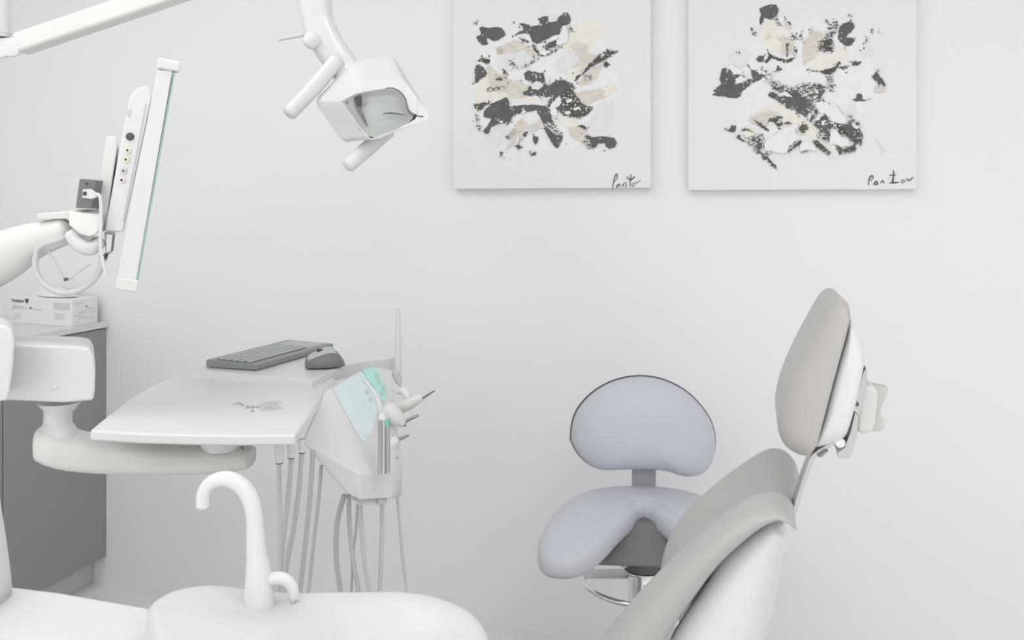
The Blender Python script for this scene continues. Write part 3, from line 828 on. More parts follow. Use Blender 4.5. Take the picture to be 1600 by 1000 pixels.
link('back_shell', mesh(*loft(rings)), M['gloss'], dc, smooth=180, sub=1, label='glossy white back shell')
# headrest
YH0, YH1 = 1.56, 1.82
YH = 1.60
cush = [(1326,500),(1328.5,488),(1326.5,477),(1320,469),(1310,466),(1300,470),(1291,480),(1281,496),(1262,531),(1243,568),(1228,604),(1218,640),(1215,668),(1221,690),(1234,704),(1253,712),(1266,708),(1273,690),(1284,654),(1298,600),(1312,552),(1323,515)]
cs = [PY(x, y, YH) for x, y in catmull(cush + [cush[0]], 5)[:-1]]
cc = sum(cs, Vector()) / len(cs)
axis = (PY(1328, 480, YH) - PY(1270, 705, YH)).normalized()
def hring(k, dy):
    out = []
    for p in cs:
        # shrink toward the straight back edge line so that the pad rounds off like a pillow
        base = PY(1273, 690, YH) + axis * (p - PY(1273, 690, YH)).dot(axis)
        q = base + (p - base) * k
        mid = cc
        q = q + axis * ((mid - q).dot(axis) * (1 - k) * .25)
        out.append(q + Vector((0, dy, 0)))
    return out
hr = [hring(.1, -.040), hring(.35, -.0375), hring(.6, -.031), hring(.8, -.020), hring(.92, -.008), hring(.98, .004), hring(1, .02), hring(1, .12), hring(1, .20), hring(.9, .235), hring(.6, .255), hring(.2, .262)]
link('headrest_cushion', mesh(*loft(hr)), M['uph2'], dc, smooth=180)
shl = [(1329,498),(1338,507),(1346,528),(1351,556),(1347,585),(1339,622),(1328,662),(1318,684),(1300,693),(1276,699),(1272,694),(1285,654),(1300,597),(1314,548)]
ss = [PY(x, y, YH) for x, y in catmull(shl + [shl[0]], 3)[:-1]]
s_c = sum(ss, Vector()) / len(ss)
def sring(k, dy): return [s_c + (p - s_c) * k + Vector((0, dy, 0)) for p in ss]
sr = [sring(.3, -.03), sring(.7, -.028), sring(.9, -.02), sring(.98, -.006), sring(1, .01), sring(1, .2), sring(.95, .225), sring(.8, .24), sring(.3, .245)]
link('headrest_shell', mesh(*loft(sr)), M['gloss'], dc, smooth=180, label='glossy white headrest shell')
# hinge bracket behind the headrest
def plate(pts, y0, y1): return prism([PY(x, y, (y0 + y1) / 2) + Vector((0, (y0 - y1) / 2, 0)) for x, y in pts], Vector((0, y1 - y0, 0)))
YB = 1.62
link('headrest_bracket', mesh(*plate([(1348,566),(1350,578),(1341,630),(1337,640),(1329,632),(1343,575)], YB - .02, YB + .08)), M['steel'], dc, bevel=0.001, seg=2, label='steel hinge plate behind the headrest')
link('headrest_bracket', mesh(*plate([(1331,634),(1337,640),(1334,668),(1328,695),(1322,704),(1306,704),(1304,696),(1315,688),(1324,664)], YB - .02, YB + .08)), M['steel'], dc, bevel=0.001, seg=2, label='lower steel hinge plate')
link('hinge_pin', mesh(*cyl(PY(1339, 632, YB - .026), PY(1339, 632, YB - .026) + Vector((0, .12, 0)), .0035, n=12)), M['trim'], dc)
link('hinge_pin', mesh(*cyl(PY(1313, 692, YB - .028), PY(1313, 692, YB - .028) + Vector((0, .12, 0)), .008, n=16)), M['chrome'], dc)
arm = [(1310,688),(1290,700),(1272,712),(1262,735),(1252,764),(1244,790),(1238,812)]
ra, rb = [], []
q = resample(arm, 18)
for i, (x, y) in enumerate(q):
    x0, y0 = q[max(0, i - 1)]; x1, y1 = q[min(17, i + 1)]
    L = math.hypot(x1 - x0, y1 - y0); nx, ny = -(y1 - y0) / L, (x1 - x0) / L
    hw = 3.6
    ra.append((x + nx * hw, y + ny * hw)); rb.append((x - nx * hw, y - ny * hw))
rings = [[PY(*a, 1.60), PY(*b, 1.60), PY(*b, 1.60) + Vector((0, .05, 0)), PY(*a, 1.60) + Vector((0, .05, 0))] for a, b in zip(ra, rb)]
link('headrest_arm', mesh(*loft(rings)), M['steel'], dc, bevel=0.0015, seg=2, label='curved flat steel bar from backrest to headrest')
link('arm_socket', mesh(*plate([(1229,792),(1236,786),(1238,795),(1234,808),(1229,806)], 1.58, 1.66)), M['steeldark'], dc, bevel=.001, seg=2)
link('arm_clamp', mesh(*plate([(1275,705),(1286,697),(1292,697),(1281,707)], 1.59, 1.66)), M['steeldark'], dc, bevel=.001, seg=2)
# knob
link('lever_knob', mesh(*plate([(1340,600),(1352,596),(1364,599),(1369,610),(1365,655),(1358,671),(1340,672),(1336,664)], YB, YB + .06)), M['knob'], dc, bevel=.006, seg=3, label='pale release knob behind the headrest')
link('lever_paddle', mesh(*plate([(1362,599),(1387,604),(1386,610),(1373,640),(1379,652),(1381,662),(1376,671),(1356,671),(1363,655),(1367,612)], YB + .02, YB + .05)), M['knobdark'], dc, bevel=.003, seg=2, label='greyer flared paddle of the release knob')
# unseen lower chair: seat, leg rest, pedestal
seatpath = [(-.26, .41, .07), (-.42, .385, .09), (-.60, .365, .09), (-.95, .37, .08), (-1.25, .34, .07), (-1.5, .27, .05)]
rings = []
for x, z, t in catmull(seatpath, 4):
    rings.append([Vector((x, 1.68 + .23 * math.copysign(abs(math.cos(a)) ** .5, math.cos(a)), z - t / 2 + t / 2 * math.copysign(abs(math.sin(a)) ** .6, math.sin(a)))) for a in [2 * math.pi * j / 20 for j in range(20)]])
link('seat_cushion', mesh(*loft(rings)), M['uph'], dc, smooth=180)
link('chair_frame', mesh(*prism([Vector((x, 1.56, z)) for x, z in ((-.04, .62), (-.12, .32), (-.5, .22), (-.9, .22), (-.95, .29), (-.5, .29), (-.26, .34), (-.16, .56))], Vector((0, .2, 0)))), M['gloss'], dc, bevel=.02)
link('pedestal', mesh(*box(-.75, -.40, 1.57, 1.79, .04, .24)), M['white'], dc, bevel=.03)
link('floor_plate', mesh(*box(-1.0, -.25, 1.5, 1.86, 0.0, .04)), M['white'], dc, bevel=.015)

# ================================================================ DELIVERY UNIT (tray, console, arm, hoses)
du = thing('delivery_unit', CV(-.5, 1.8, 0), 'white swivelling instrument tray with teal control console above the basin', 'dental unit')
TZ = .970
tp = catmull([(140,672),(172,646),(210,618),(256,594),(320,574),(400,566)], 4) + [(470,566),(528,594),(506,613),(484,647),(462,679)] + [(380,680),(300,679),(220,677)]
tp = [PZ(x, y, TZ) for x, y in tp]
link('tray', mesh(*prism([p - UP * .019 for p in tp], UP * .019)), M['white'], du, bevel=0.005, seg=3)
KZ = .986
kp = [(306,578),(350,581),(397,586),(445,590),(487,595),(510,583),(535,572),(556,567),(578,563),(600,561),(617,558),(610,552),(575,553),(535,549),(470,540),(400,546),(340,560)]
kp = [PZ(x, y, KZ) for x, y in kp]
kb_ = []
for i, p in enumerate(kp):
    e = {0: .03, 1: .03, 2: .012, 16: .02, 15: .012}.get(i, 0)
    kb_.append(p - UP * (.0302 if e else .031) + (-FW * (1 if i < 4 else .1) - RT * (.6 if i in (0, 15, 16) else 0)) * e)
link('keyboard_shelf', mesh(*loft([kb_, kp])), M['white'], du, bevel=0.003, seg=3)
hp = [P(*a) for a in ((507,612,1.90),(529,597,2.0),(566,577,2.1),(590,573,2.16),(613,578,2.2),
      (503,632,1.885),(563,741,1.80),(615,742,1.86),(629,738,1.93),
      (613,779,1.86),(627,776,1.93),(562,781,1.805),(541,771,1.81),(472,690,1.80),
      (500,640,2.05),(560,700,2.15),(600,750,2.05),(608,590,2.26))]
hv, hf = hull(hp)
con = link('console', mesh(hv, hf), M['white'], du, bevel=0.004, seg=3)
bvh = BVHTree.FromPolygons(hv, hf)
def on_console(px, py, lift=.001):
    d = ray(px, py).normalized()
    h = bvh.ray_cast(EYE, d)
    if h[0] is None: return P(px, py, 2.0)
    n_ = h[1] if h[1].dot(d) < 0 else -h[1]
    return h[0] + n_ * lift
def decal(pts, lift=.001):
    pts = [(x, y) for x, y in pts]
    c = (sum(x for x, _ in pts) / len(pts), sum(y for _, y in pts) / len(pts))
    rings_ = []
    V = []; F = []
    K = 5; n = len(pts)
    for k in range(K + 1):
        for x, y in pts:
            V.append(on_console(c[0] + (x - c[0]) * k / K, c[1] + (y - c[1]) * k / K, lift))
    for k in range(K):
        for j in range(n):
            F.append((k * n + j, k * n + (j + 1) % n, (k + 1) * n + (j + 1) % n, (k + 1) * n + j))
    return V, F
def dense(pts, k=6):
    out = []
    for (a, b), (c, d) in zip(pts, pts[1:] + pts[:1]):
        out += [(a + (c - a) * i / k, b + (d - b) * i / k) for i in range(k)]
    return out
link('display', mesh(*decal(dense([(520,609),(545,592),(566,583),(576,592),(586,617),(590,636),(588,651),(581,672),(568,692),(556,676),(542,650),(528,624)]))), M['blue'], du, smooth=180, label='pale blue kite-shaped touch display')
link('keypad', mesh(*decal(dense([(566,578),(586,574),(592,588),(602,603),(604,618),(599,628),(591,624),(584,606),(572,592)]), .0016)), M['teal'], du, smooth=180, label='teal keypad strip')
for x, y in ((573,613),(578,625),(592,597),(598,606),(596,615),(588,588)):
    link('button', mesh(*decal([(x + 2.2 * math.cos(a) , y + 3.6 * math.sin(a)) for a in [2 * math.pi * j / 10 for j in range(10)]], .003)), M['lightgrey'], du, smooth=0)
# curved white strip between the display and the keypad
link('holder_strip', mesh(*tube([on_console(x, y, .004) for x, y in ((566,594),(576,605),(585,619),(591,634),(594,648))], [.003, .0045, .006, .007, .007], n=10)), M['gloss'], du, smooth=180)
# chin tab and shelf lip
link('chin_tab', mesh(*hull([P(x, y, v) for x, y, v in ((545,776,1.84),(604,778,1.88),(603,789,1.88),(560,789,1.84),(545,776,1.9),(604,778,1.94),(600,788,1.94),(562,788,1.9))])), M['offwhite'], du, bevel=.002, seg=2)
link('chin_clip', mesh(*obox(P(597, 783, 1.865), RT, FW, UP, .009, .004, .0055)), M['lightgrey'], du, bevel=.001, seg=2)
link('side_bracket', mesh(*prism([P(x, y, 2.2) for x, y in ((611,580),(621,583),(626,592),(625,606),(617,597))], FW * .03)), M['lightgrey'], du, bevel=.002, seg=2)
link('upright_rod', mesh(*tube([P(622, y, 2.24) for y in (486, 520, 560, 596)], [.006, .007, .0085, .0085], n=12)), M['white'], du, smooth=180)
link('rod_cap', mesh(*tube([P(621.5, 484, 2.24), P(621.5, 490, 2.24)], .005, n=10, k=1)), M['lightgrey'], du)
# tray emblem
random.seed(11)
em = []
for k in range(16):
    x = random.gauss(397, 8); y = random.gauss(635, 2.2)
    p = PZ(x, y, TZ + .0012)
    em.append(tube([p, p + RT * random.uniform(-.004, .004) + FW * random.uniform(-.006, .006)], random.uniform(.0008, .0016), n=6, k=1))
for k in range(6):
    p = PZ(408 + random.uniform(-3, 3), 629 + k * 2.4, TZ + .001); q = PZ(random.uniform(428, 442), 627 + k * 2.6, TZ + .001)
    em.append(tube([p, q], .0006, n=6, k=1))
for k in range(3):
    p = PZ(382 - 6 * k, 633 + random.uniform(-2, 2), TZ + .001); q = PZ(376 - 6 * k, 630 + random.uniform(-2, 3), TZ + .001)
    em.append(tube([p, q], .0008, n=6, k=1))
tag(link('tray_emblem', mesh(*join(*em)), M['steel'], du, smooth=180, label='small silver winged emblem on the tray'), kind='stuff')
link('screw', mesh(*cyl(P(379, 698.5, 1.57), P(379, 702, 1.57), .0025)), M['trim'], du)
# support arm
rings = []
armp = [(66,692,1.76,27,.036),(90,696,1.76,31,.045),(120,704,1.77,28.5,.047),(180,712,1.78,25,.046),(260,716,1.79,21.5,.044),(330,717,1.80,19.5,.042),(378,715,1.81,17,.040),(393,714,1.81,14,.034)]
for px, py, v, hh, hd in catmull(armp, 4):
    c = P(px, py, v); h = hh * v / FPX
    rings.append([c + UP * (h * math.copysign(abs(math.sin(a)) ** .7, math.sin(a))) + FW * (hd * math.copysign(abs(math.cos(a)) ** .7, math.cos(a))) for a in [2 * math.pi * j / 24 for j in range(24)]])
link('support_arm', mesh(*loft([endring(rings[0], .55)] + rings + [endring(rings[-1], .6)])), M['warm'], du, smooth=180, label='curved white arm under the tray')
link('arm_hub', mesh(*tube([P(90, y, 1.76) for y in (708, 690, 672, 664)], [.040, .039, .034, .028], n=24)), M['white'], du, smooth=180)
link('arm_neck', mesh(*cyl(P(90.5, 668, 1.76), P(90.5, 640, 1.76), .0255)), M['white'], du, smooth=40)
link('neck_flange', mesh(*cyl(P(93, 642, 1.76), P(93, 628, 1.76), .026, .04)), M['white'], du, smooth=40)
link('tray_mount', mesh(*cyl(P(345, 702, 1.80), P(345, 676, 1.80), .035, .05)), M['white'], du)
blk = [(-210,536),(20,538),(120,541),(140,544),(146,556),(149,585),(148,612),(146,626),(100,630),(20,626),(-210,622)]
EB = FW - RT * .46
link('pivot_block', mesh(*prism([P(x, y, 1.70) for x, y in blk], EB * .13)), M['white'], du, bevel=.006, seg=4)
link('block_screw', mesh(*cyl(P(86, 604, 1.702), P(86, 604, 1.696), .004)), M['offwhite'], du)
link('pivot_shoulder', mesh(*prism([P(x, y, 1.62) for x, y in ((-190,505),(8,508),(19,514),(23,530),(21,570),(16,610),(12,627),(-190,635))], (FW - RT * .57) * .12)), M['white'], du, bevel=.006, seg=4)
link('pivot_post', mesh(*cyl(P(-150, 600, 1.75) * 1, Vector((P(-150, 600, 1.75).x, P(-150, 600, 1.75).y, 0.02)), .05)), M['white'], du)
link('post_foot', mesh(*cyl(Vector((P(-150, 600, 1.75).x, P(-150, 600, 1.75).y, 0)), Vector((P(-150, 600, 1.75).x, P(-150, 600, 1.75).y, .03)), .14)), M['white'], du)
# hoses
def hose(pts, v, wpx, m, conn=None):
    q = [P(x, y, v) for x, y in pts]
    last = q[-1]
    end = CV(-.46, 1.06, .22)
    flat = Vector((end.x - last.x, end.y - last.y, 0))
    q += [Vector((last.x, last.y, .535)) + flat * .06, Vector((last.x, last.y, .475)) + flat * .28,
          Vector((last.x, last.y, .44)) + flat * .6, end + Vector(((pts[0][0] - 500) * .0006, 0, .12))]
    h = link('hose', mesh(*tube(q, wpx / 2 * v / FPX, n=12)), m, du, smooth=180)
    if conn:
        (x0, y0), (x1, y1), w0, w1 = conn
        link('hose_connector', mesh(*cyl(P(x0, y0, v), P(x1, y1, v), w0 / 2 * v / FPX, w1 / 2 * v / FPX)), M['offwhite'], du, label='pale tapered hose connector')
        link('hose_seal', mesh(*cyl(P(x1, y1 - .5, v), P(x1, y1 + 1.2, v), (w1 / 2 + .3) * v / FPX)), M['trim'], h)
H1, H2 = M['hose'], M['hose2']
hose([(436,718),(437,770),(438,830),(437,890),(432,930)], 1.70, 6.5, H1, ((436,694),(436.5,723), 17, 11))
hose([(456,708),(451,770),(444,830),(439,880),(434,930)], 1.73, 7.5, H1, ((455,692),(455,715), 14, 10))
hose([(472,700),(468,755),(460,820),(450,870),(441,930)], 1.76, 7.5, H1, ((471.5,686),(472,707), 14, 9))
hose([(489,705),(485,770),(477,850),(468,930)], 1.80, 7.5, H1)
hose([(502,728),(498,780),(490,850),(481,930)], 1.84, 5.5, H1)
hose([(538,774),(528,810),(525,850),(527,890),(532,930)], 1.90, 8, H1)
hose([(545,774),(546,820),(551,870),(560,930)], 1.92, 7, H2)
hose([(559,784),(556,830),(551,870),(548,930)], 1.95, 4.5, H2)
hose([(562,786),(566,840),(571,890),(577,930)], 1.90, 7, H2)
hose([(597,784),(597,830),(595,880),(592,930)], 1.92, 6.5, H2)
hose([(620,770),(624,810),(629,870),(635,930)], 1.96, 4.5, H2)

# handpieces resting on the console: things of their own
hn = thing('handpiece', P(598, 739, 1.80), 'steel handpiece with a teal clip standing upright on the console shelf', 'handpiece')
link('handpiece_body', mesh(*cyl(P(598, 739, 1.80), P(598, 655, 1.80), .0095)), M['steel'], hn, smooth=40)
link('side_tube', mesh(*cyl(P(606, 738, 1.805), P(606, 653, 1.805), .0045)), M['steel'], hn, smooth=40)
link('clip', mesh(*prism([P(x, y, 1.793) for x, y in ((601,655),(608,655),(607,664),(605,668),(602,667))], FW * .01)), M['teal_dark'], hn, bevel=.0008, seg=2, label='teal clip')
link('handpiece_cap', mesh(*tube([P(598, 655, 1.80), P(597, 648, 1.80)], [.0095, .007], n=16, k=2)), M['white'], hn, smooth=180)
hn = thing('syringe', P(612, 643, 2.04), 'ivory air-water syringe with clear tip, highest of the instruments pointing right', 'syringe')
link('syringe_body', mesh(*tube([P(604, 640, 2.05), P(626, 636, 2.04), P(640, 631, 2.03), P(659, 620, 2.02)], [.012, .0135, .0125, .009], n=16)), M['warm'], hn, smooth=180)
link('syringe_tip', mesh(*tube([P(657, 621, 2.02), P(668, 615, 2.015), P(679, 609, 2.01)], [.0075, .006, .0035], n=12)), M['lightgrey'], hn, smooth=180, label='grey translucent tip')
link('tip_slot', mesh(*tube([P(661, 622.5, 2.01), P(678, 611, 2.004)], .0012, n=6, k=1)), M['trim'], hn)
link('trigger', mesh(*tube([P(622, 612, 2.06), P(630, 611, 2.05), P(636, 618, 2.04), P(634, 628, 2.04)], [.006, .0095, .0095, .006], n=14)), M['white'], hn, smooth=180, label='rounded white trigger cap')
def drill(base, neck, tipa, tipb, v, r0, r1, label):
    t = thing('handpiece', P(*base, v), label, 'handpiece')
    link('handpiece_body', mesh(*tube([P(*base, v), P((base[0] + neck[0]) / 2, (base[1] + neck[1]) / 2, v), P(*neck, v)], [r0, r0 * .98, r1], n=16)), M['white'], t, smooth=180)
    link('coupling', mesh(*cyl(P(*neck, v), P(neck[0] + (tipa[0] - neck[0]) * .5, neck[1] + (tipa[1] - neck[1]) * .5, v), r1 * .55, r1 * .4, n=16)), M['steeldark'], t)
    link('spindle', mesh(*tube([P(*neck, v), P(*tipa, v), P(*tipb, v)], [.0035, .0035, .003], n=10, k=2)), M['steeldark'], t, smooth=180, label='steel spindle')
    link('spindle_ring', mesh(*cyl(P(neck[0] + 1, neck[1] - 5, v), P(neck[0] + 4, neck[1] + 5, v), .002)), M['dark'], t)
drill((606, 640), (629, 661), (640, 655), (653, 649), 1.99, .0185, .011, 'white micromotor with steel spindle, second instrument down on the right of the console')
drill((605, 697), (620, 688), (629, 684), (638, 680), 1.95, .0165, .010, 'white micromotor with steel spindle, third instrument down on the right of the console')
drill((606, 724), (612, 720), (615, 718), (620, 715), 1.93, .008, .005, 'slim white scaler with short tip, lowest instrument on the right of the console')

# ================================================================ KEYBOARD AND MOUSE
k2 = PZ(401, 580, KZ); k1 = PZ(311, 573, KZ); k3 = PZ(516, 547, KZ)
kl = (k3 - k2); kl.z = 0; KL = .345; kl.normalize()
kw = Vector((-kl.y, kl.x, 0))
if kw.dot(k1 - k2) < 0: kw = -kw
KW = .140
kb = thing('keyboard', k2 + kl * KL / 2 + kw * KW / 2, 'grey compact keyboard with touchpad at its far end, on the tray shelf', 'keyboard')
def KP(a, b, c): return k2 + kl * a + kw * b + UP * c
def kbox(a0, a1, b0, b1, c0, c1, c1b=None):
    c1b = c1 if c1b is None else c1b
    V = [KP(a, b, c) for a in (a0, a1) for b, top in ((b0, c1), (b1, c1b)) for c in (c0, top)]
    return V, [(0, 1, 3, 2), (4, 6, 7, 5), (0, 4, 5, 1), (2, 3, 7, 6), (0, 2, 6, 4), (1, 5, 7, 3)]
H0, H1_ = .015, .019
link('base', mesh(*kbox(0, KL, 0, KW, 0.001, H0, H1_)), M['kb'], kb, bevel=0.0035, seg=3)
zt = lambda b: H0 + (H1_ - H0) * b / KW
link('key_well', mesh(*[kbox(.010, .245, .022, .118, .01, zt(.022) + .0006, zt(.118) + .0006)][0]), M['kbslot'], kb, smooth=0)
cw, rw = .0166, .0188
kmesh = None
for r in range(5):
    for c in range(14):
        a = .0125 + c * cw; b = .0240 + r * rw
        V, F = kbox(a, a + cw - .0036, b, b + rw - .0042, zt(b), zt(b) + .0034, zt(b + rw) + .0034)
        if kmesh is None:
            ko = link('key', mesh(V, F), M['key'], kb, smooth=0)
            kmesh = ko.data; korig = ko.location.copy(); ka, kb_ = a, b
        else:
            o = bpy.data.objects.new('key', kmesh); COL.objects.link(o); o.parent = kb
            o.location = korig + kl * (a - ka) + kw * (b - kb_) + UP * (zt(b) - zt(kb_))
link('touchpad', mesh(*kbox(.262, .335, .020, .120, .012, zt(.02) + .0008, zt(.12) + .0008)), M['key'], kb, bevel=.0004, seg=1)

ms0 = PZ(505, 577, KZ + .001)
mo = thing('computer_mouse', ms0, 'two-tone grey computer mouse beside the keyboard on the tray shelf', 'mouse')
mA = (RT * .93 + FW * .36).normalized(); mB = Vector((-mA.y, mA.x, 0))
mc = PZ(504, 576, KZ + .001) + FW * .025
prof = [(-.044, .016, .013), (-.041, .024, .020), (-.030, .031, .028), (-.012, .034, .037), (.004, .035, .042), (.018, .034, .041), (.030, .031, .030), (.039, .026, .018), (.044, .018, .009)]
rings = []
for x, hw, hh in catmull(prof, 3):
    ring = []
    for j in range(20):
        a = 2 * math.pi * j / 20
        cy, sz = math.cos(a), math.sin(a)
        y = hw * math.copysign(abs(cy) ** .7, cy)
        z = .003 + (hh * abs(sz) ** .75 if sz > 0 else -.002 * abs(sz))
        ring.append(mc + mA * x + mB * y * (1 - .12 * max(0, sz)) + UP * z)
    rings.append(ring)
link('shell', mesh(*loft(rings)), M['mdark'], mo, smooth=180)
# lighter button plate over the front of the mouse
top = []
for i in range(3, 17):
    x, hw, hh = catmull(prof, 3)[i]
    row = []
    for j in range(9):
        a = R_(42 + j * 78 / 8)
        cy, sz = math.cos(a), math.sin(a)
        y = hw * math.copysign(abs(cy) ** .7, cy)
        # plate faces the viewer: negative mB side
        row.append(mc + mA * x - mB * y * (1 - .12 * sz) + UP * (.003 + hh * abs(sz) ** .75 + .0009))
    top.append(row)
V = [p for r in top for p in r]; F = [(i * 9 + j, i * 9 + j + 1, (i + 1) * 9 + j + 1, (i + 1) * 9 + j) for i in range(len(top) - 1) for j in range(8)]
link('button_plate', mesh(V, F), M['mlight'], mo, smooth=180, label='light grey top plate')
link('wheel', mesh(*obox(mc + mA * -.013 - mB * .010 + UP * .0405, mA, mB, UP, .007, .003, .003)), M['black'], mo, bevel=.001, seg=2)

# ================================================================ MONITOR
MV = 1.70
mn = thing('monitor', P(225, 450, MV), 'white monitor seen edge-on with sockets down its side, on a jointed arm', 'monitor')
E = (FW * 1 + RT * -.42).normalized()
def mp(pts, v=MV): return [P(x, y, v) for x, y in pts]
link('screen_case', mesh(*prism(mp([(246,108),(270,110),(213,441),(181,438)]), E * .36)), M['white'], mn, bevel=.003, seg=3)
link('screen_glass', mesh(*prism(mp([(270.5,112),(273.5,112),(216.5,437),(213.5,437)]), E * .36)), M['glass_edge'], mn, bevel=.0006, seg=1, label='green-edged glass front')
link('corner_cap', mesh(*prism(mp([(246,89),(283,96),(280,112),(245,106)], MV - .006), E * .03)), M['warm'], mn, bevel=.004, seg=3)
link('corner_cap', mesh(*prism(mp([(181,433),(217.5,438),(214,458),(178,452)], MV - .006), E * .03)), M['warm'], mn, bevel=.004, seg=3)
link('back_housing', mesh(*prism(mp([(203,150),(214,137),(232,134),(238,150),(192,363),(163,362)], MV + .012), E * .30)), M['white'], mn, bevel=.004, seg=3)
link('housing_seam', mesh(*tube(mp([(227.5,162),(219,210),(206,275),(192,346)], MV + .0105), .0009, n=6, k=2)), M['lightgrey'], mn)
link('mount_plate', mesh(*prism(mp([(166,213),(181,213),(184,225),(164,362),(146,362),(150,325)], MV + .03), E * .2)), M['warm'], mn, bevel=.004, seg=3)
def port(x, y, r, m, hole):
    c = P(x, y, MV + .0115)
    o = link('socket', mesh(*cyl(c, c - FW * .004, r * MV / FPX, r * .9 * MV / FPX)), m, mn, smooth=40)
    if hole: link('socket_hole', mesh(*cyl(c - FW * .003, c - FW * .0046, hole * MV / FPX, n=12)), M['black'], o)
port(203.5, 213.5, 6.3, M['dark'], 0)
port(200.5, 235, 5.2, M['yel'], 1.9); port(198, 249.5, 5.2, M['yel'], 1.9); port(194, 267, 4.8, M['lightgrey'], 1.7); port(191.5, 281.5, 4.8, M['pink'], 2.0)
link('socket', mesh(*obox(P(201, 176, MV + .0115), RT, FW, UP, .003, .002, .006)), M['lightgrey'], mn)
# plug on the lower back edge
link('side_plug', mesh(*prism(mp([(163,363),(180,364),(177,392),(170,398),(165,396)], MV + .01), E * .03)), M['steeldark'], mn, bevel=.001, seg=2)
link('side_plug', mesh(*prism(mp([(166,366),(176,367),(173,394),(166,394)], MV + .004), E * .02)), M['offwhite'], mn, bevel=.001, seg=2, label='pale metal plug')
link('plug_tip', mesh(*prism(mp([(163,396),(169,398),(166,409)], MV + .008), E * .02)), M['black'], mn)
# swivel head and arm
hd = [P(*a) for a in ((108,330,1.70),(112,326,1.74),(150,326,1.74),(160,336,1.70),(162,352,1.70),(152,366,1.69),(140,370,1.69),(124,366,1.69),(108,352,1.69),(108,345,1.78),(158,345,1.80),(140,368,1.78))]
link('swivel_head', mesh(*hull(hd)), M['warm'], mn, bevel=.008, seg=4)
link('head_cap', mesh(*prism(mp([(57,334),(112,329),(112,342),(58,343)], 1.72), E * .05)), M['warm'], mn, bevel=.003, seg=3)
link('arm', mesh(*tube([P(-160, 440, 1.80), P(-70, 430, 1.78), P(0, 402, 1.76), P(50, 377, 1.75), P(100, 362, 1.74)], [.055, .054, .050, .036, .026], n=24)), M['warm'], mn, smooth=180, label='thick ivory monitor arm')
link('knuckle', mesh(*tube([P(112, 366, 1.71), P(125, 380, 1.71), P(142, 386, 1.71), P(156, 378, 1.71)], [.014, .016, .016, .012], n=16)), M['white'], mn, smooth=180)
link('knuckle_gap', mesh(*hull([P(*a) for a in ((122,367,1.698),(140,371,1.692),(150,368,1.692),(140,377,1.692),(122,367,1.71),(150,368,1.71),(140,377,1.71))])), M['steeldark'], mn)
link('bracket_clip', mesh(*hull([P(*a) for a in ((106,356,1.70),(112,366,1.70),(108,368,1.70),(106,356,1.71),(112,366,1.71),(108,368,1.71))])), M['steeldark'], mn)
cable = [(100,372),(63,385),(56,402),(56,420),(64,438),(80,452),(100,458),(122,454),(142,442),(156,423),(160,400)]
link('cable', mesh(*tube([P(x, y, 1.72) for x, y in cable], 4.6 * 1.72 / FPX, n=12)), M['hose2'], mn, smooth=180, label='grey cable hanging in a loop')
link('white_cable', mesh(*tube([P(x, y, 1.69) for x, y in ((151,303),(157,310),(158,345),(157,380),(160,405),(166,430))], 2.6 * 1.69 / FPX, n=10)), M['white'], mn, smooth=180, label='white cable running down the back')
link('wire_clip', mesh(*tube([P(x, y, 1.725) for x, y in ((75,392),(90,415),(103,437),(120,427),(140,413))], .0016, n=8)), M['lightgrey'], mn, smooth=180)
link('clip_end', mesh(*tube([P(101, 437, 1.722), P(105, 436, 1.722)], .003, n=8, k=1)), M['trim'], mn)
post0 = P(-150, 440, 1.70)
link('arm_post', mesh(*cyl(Vector((post0.x, post0.y, 1.156)), Vector((post0.x, post0.y, 1.36)), .035)), M['white'], mn)

ad = thing('adapter_box', P(131, 327, 1.73), 'small dark grey adapter box standing on the monitor arm joint', 'adapter')
link('case', mesh(*prism([P(x, y, 1.70) for x, y in ((125,279),(150,281.5),(143.5,326),(119,325))], FW * .03)), M['mech'], ad, bevel=.0015, seg=2)
link('side_flange', mesh(*prism([P(x, y, 1.703) for x, y in ((117,279),(125,279),(119,324.5),(112,321))], FW * .025)), M['lightgrey'], ad, bevel=.001, seg=2, label='pale side flange')
link('plug', mesh(*prism([P(x, y, 1.695) for x, y in ((129,296),(141,295),(148,300),(151,308),(143,311),(128,309))], FW * .006)), M['white'], ad, bevel=.001, seg=2, label='white plug')
link('plug_hole', mesh(*obox(P(132.5, 302.5, 1.6945), RT, FW, UP, .003, .001, .0034)), M['black'], ad)
link('led', mesh(*cyl(P(135, 287, 1.70), P(135, 287, 1.697), .0018)), M['black'], ad)

# ================================================================ OPERATING LAMP
LV = 1.88
lp = thing('operating_lamp', P(580, 150, LV), 'white dental operating lamp hanging in front of the left painting', 'lamp')
O5 = [(531,158,1.86),(569,130,1.875),(628,121,1.89),(675,184,1.862),(579,221,1.83)]
M5 = [(491,158,1.95),(549,98,1.97),(613,84,1.99),(669,176,1.93),(538,226,1.90)]
B5 = [(505,150,2.02),(550,104,2.06),(608,92,2.07),(640,165,2.02),(545,215,1.99)]
def ringof(pts, k=5, its=1):
    out = []
    n = len(pts)
    for i in range(n):
        a, b = Vector(pts[i]), Vector(pts[(i + 1) % n])
        for s in range(k): out.append(tuple(a.lerp(b, s / k)))
    # soften the corners
    m = len(out)
    for it in range(its):
        out = [tuple((Vector(out[i - 1]) + Vector(out[i]) * 2 + Vector(out[(i + 1) % m])) / 4) for i in range(m)]
    return out
KR = 8
ro, rm, rb_ = ringof(O5, KR), ringof(M5, KR), ringof(B5, KR)
rimq = [(532,158,1.857),(553,147,1.867),(580,141,1.873),(606,138,1.877),(624,142,1.877),(633,152,1.872),(637,166,1.866),(642,174,1.862),(652,181,1.857),(642,190,1.852),(620,203,1.842),(598,211,1.836),(580,216,1.833),(565,204,1.838),(548,181,1.847)]
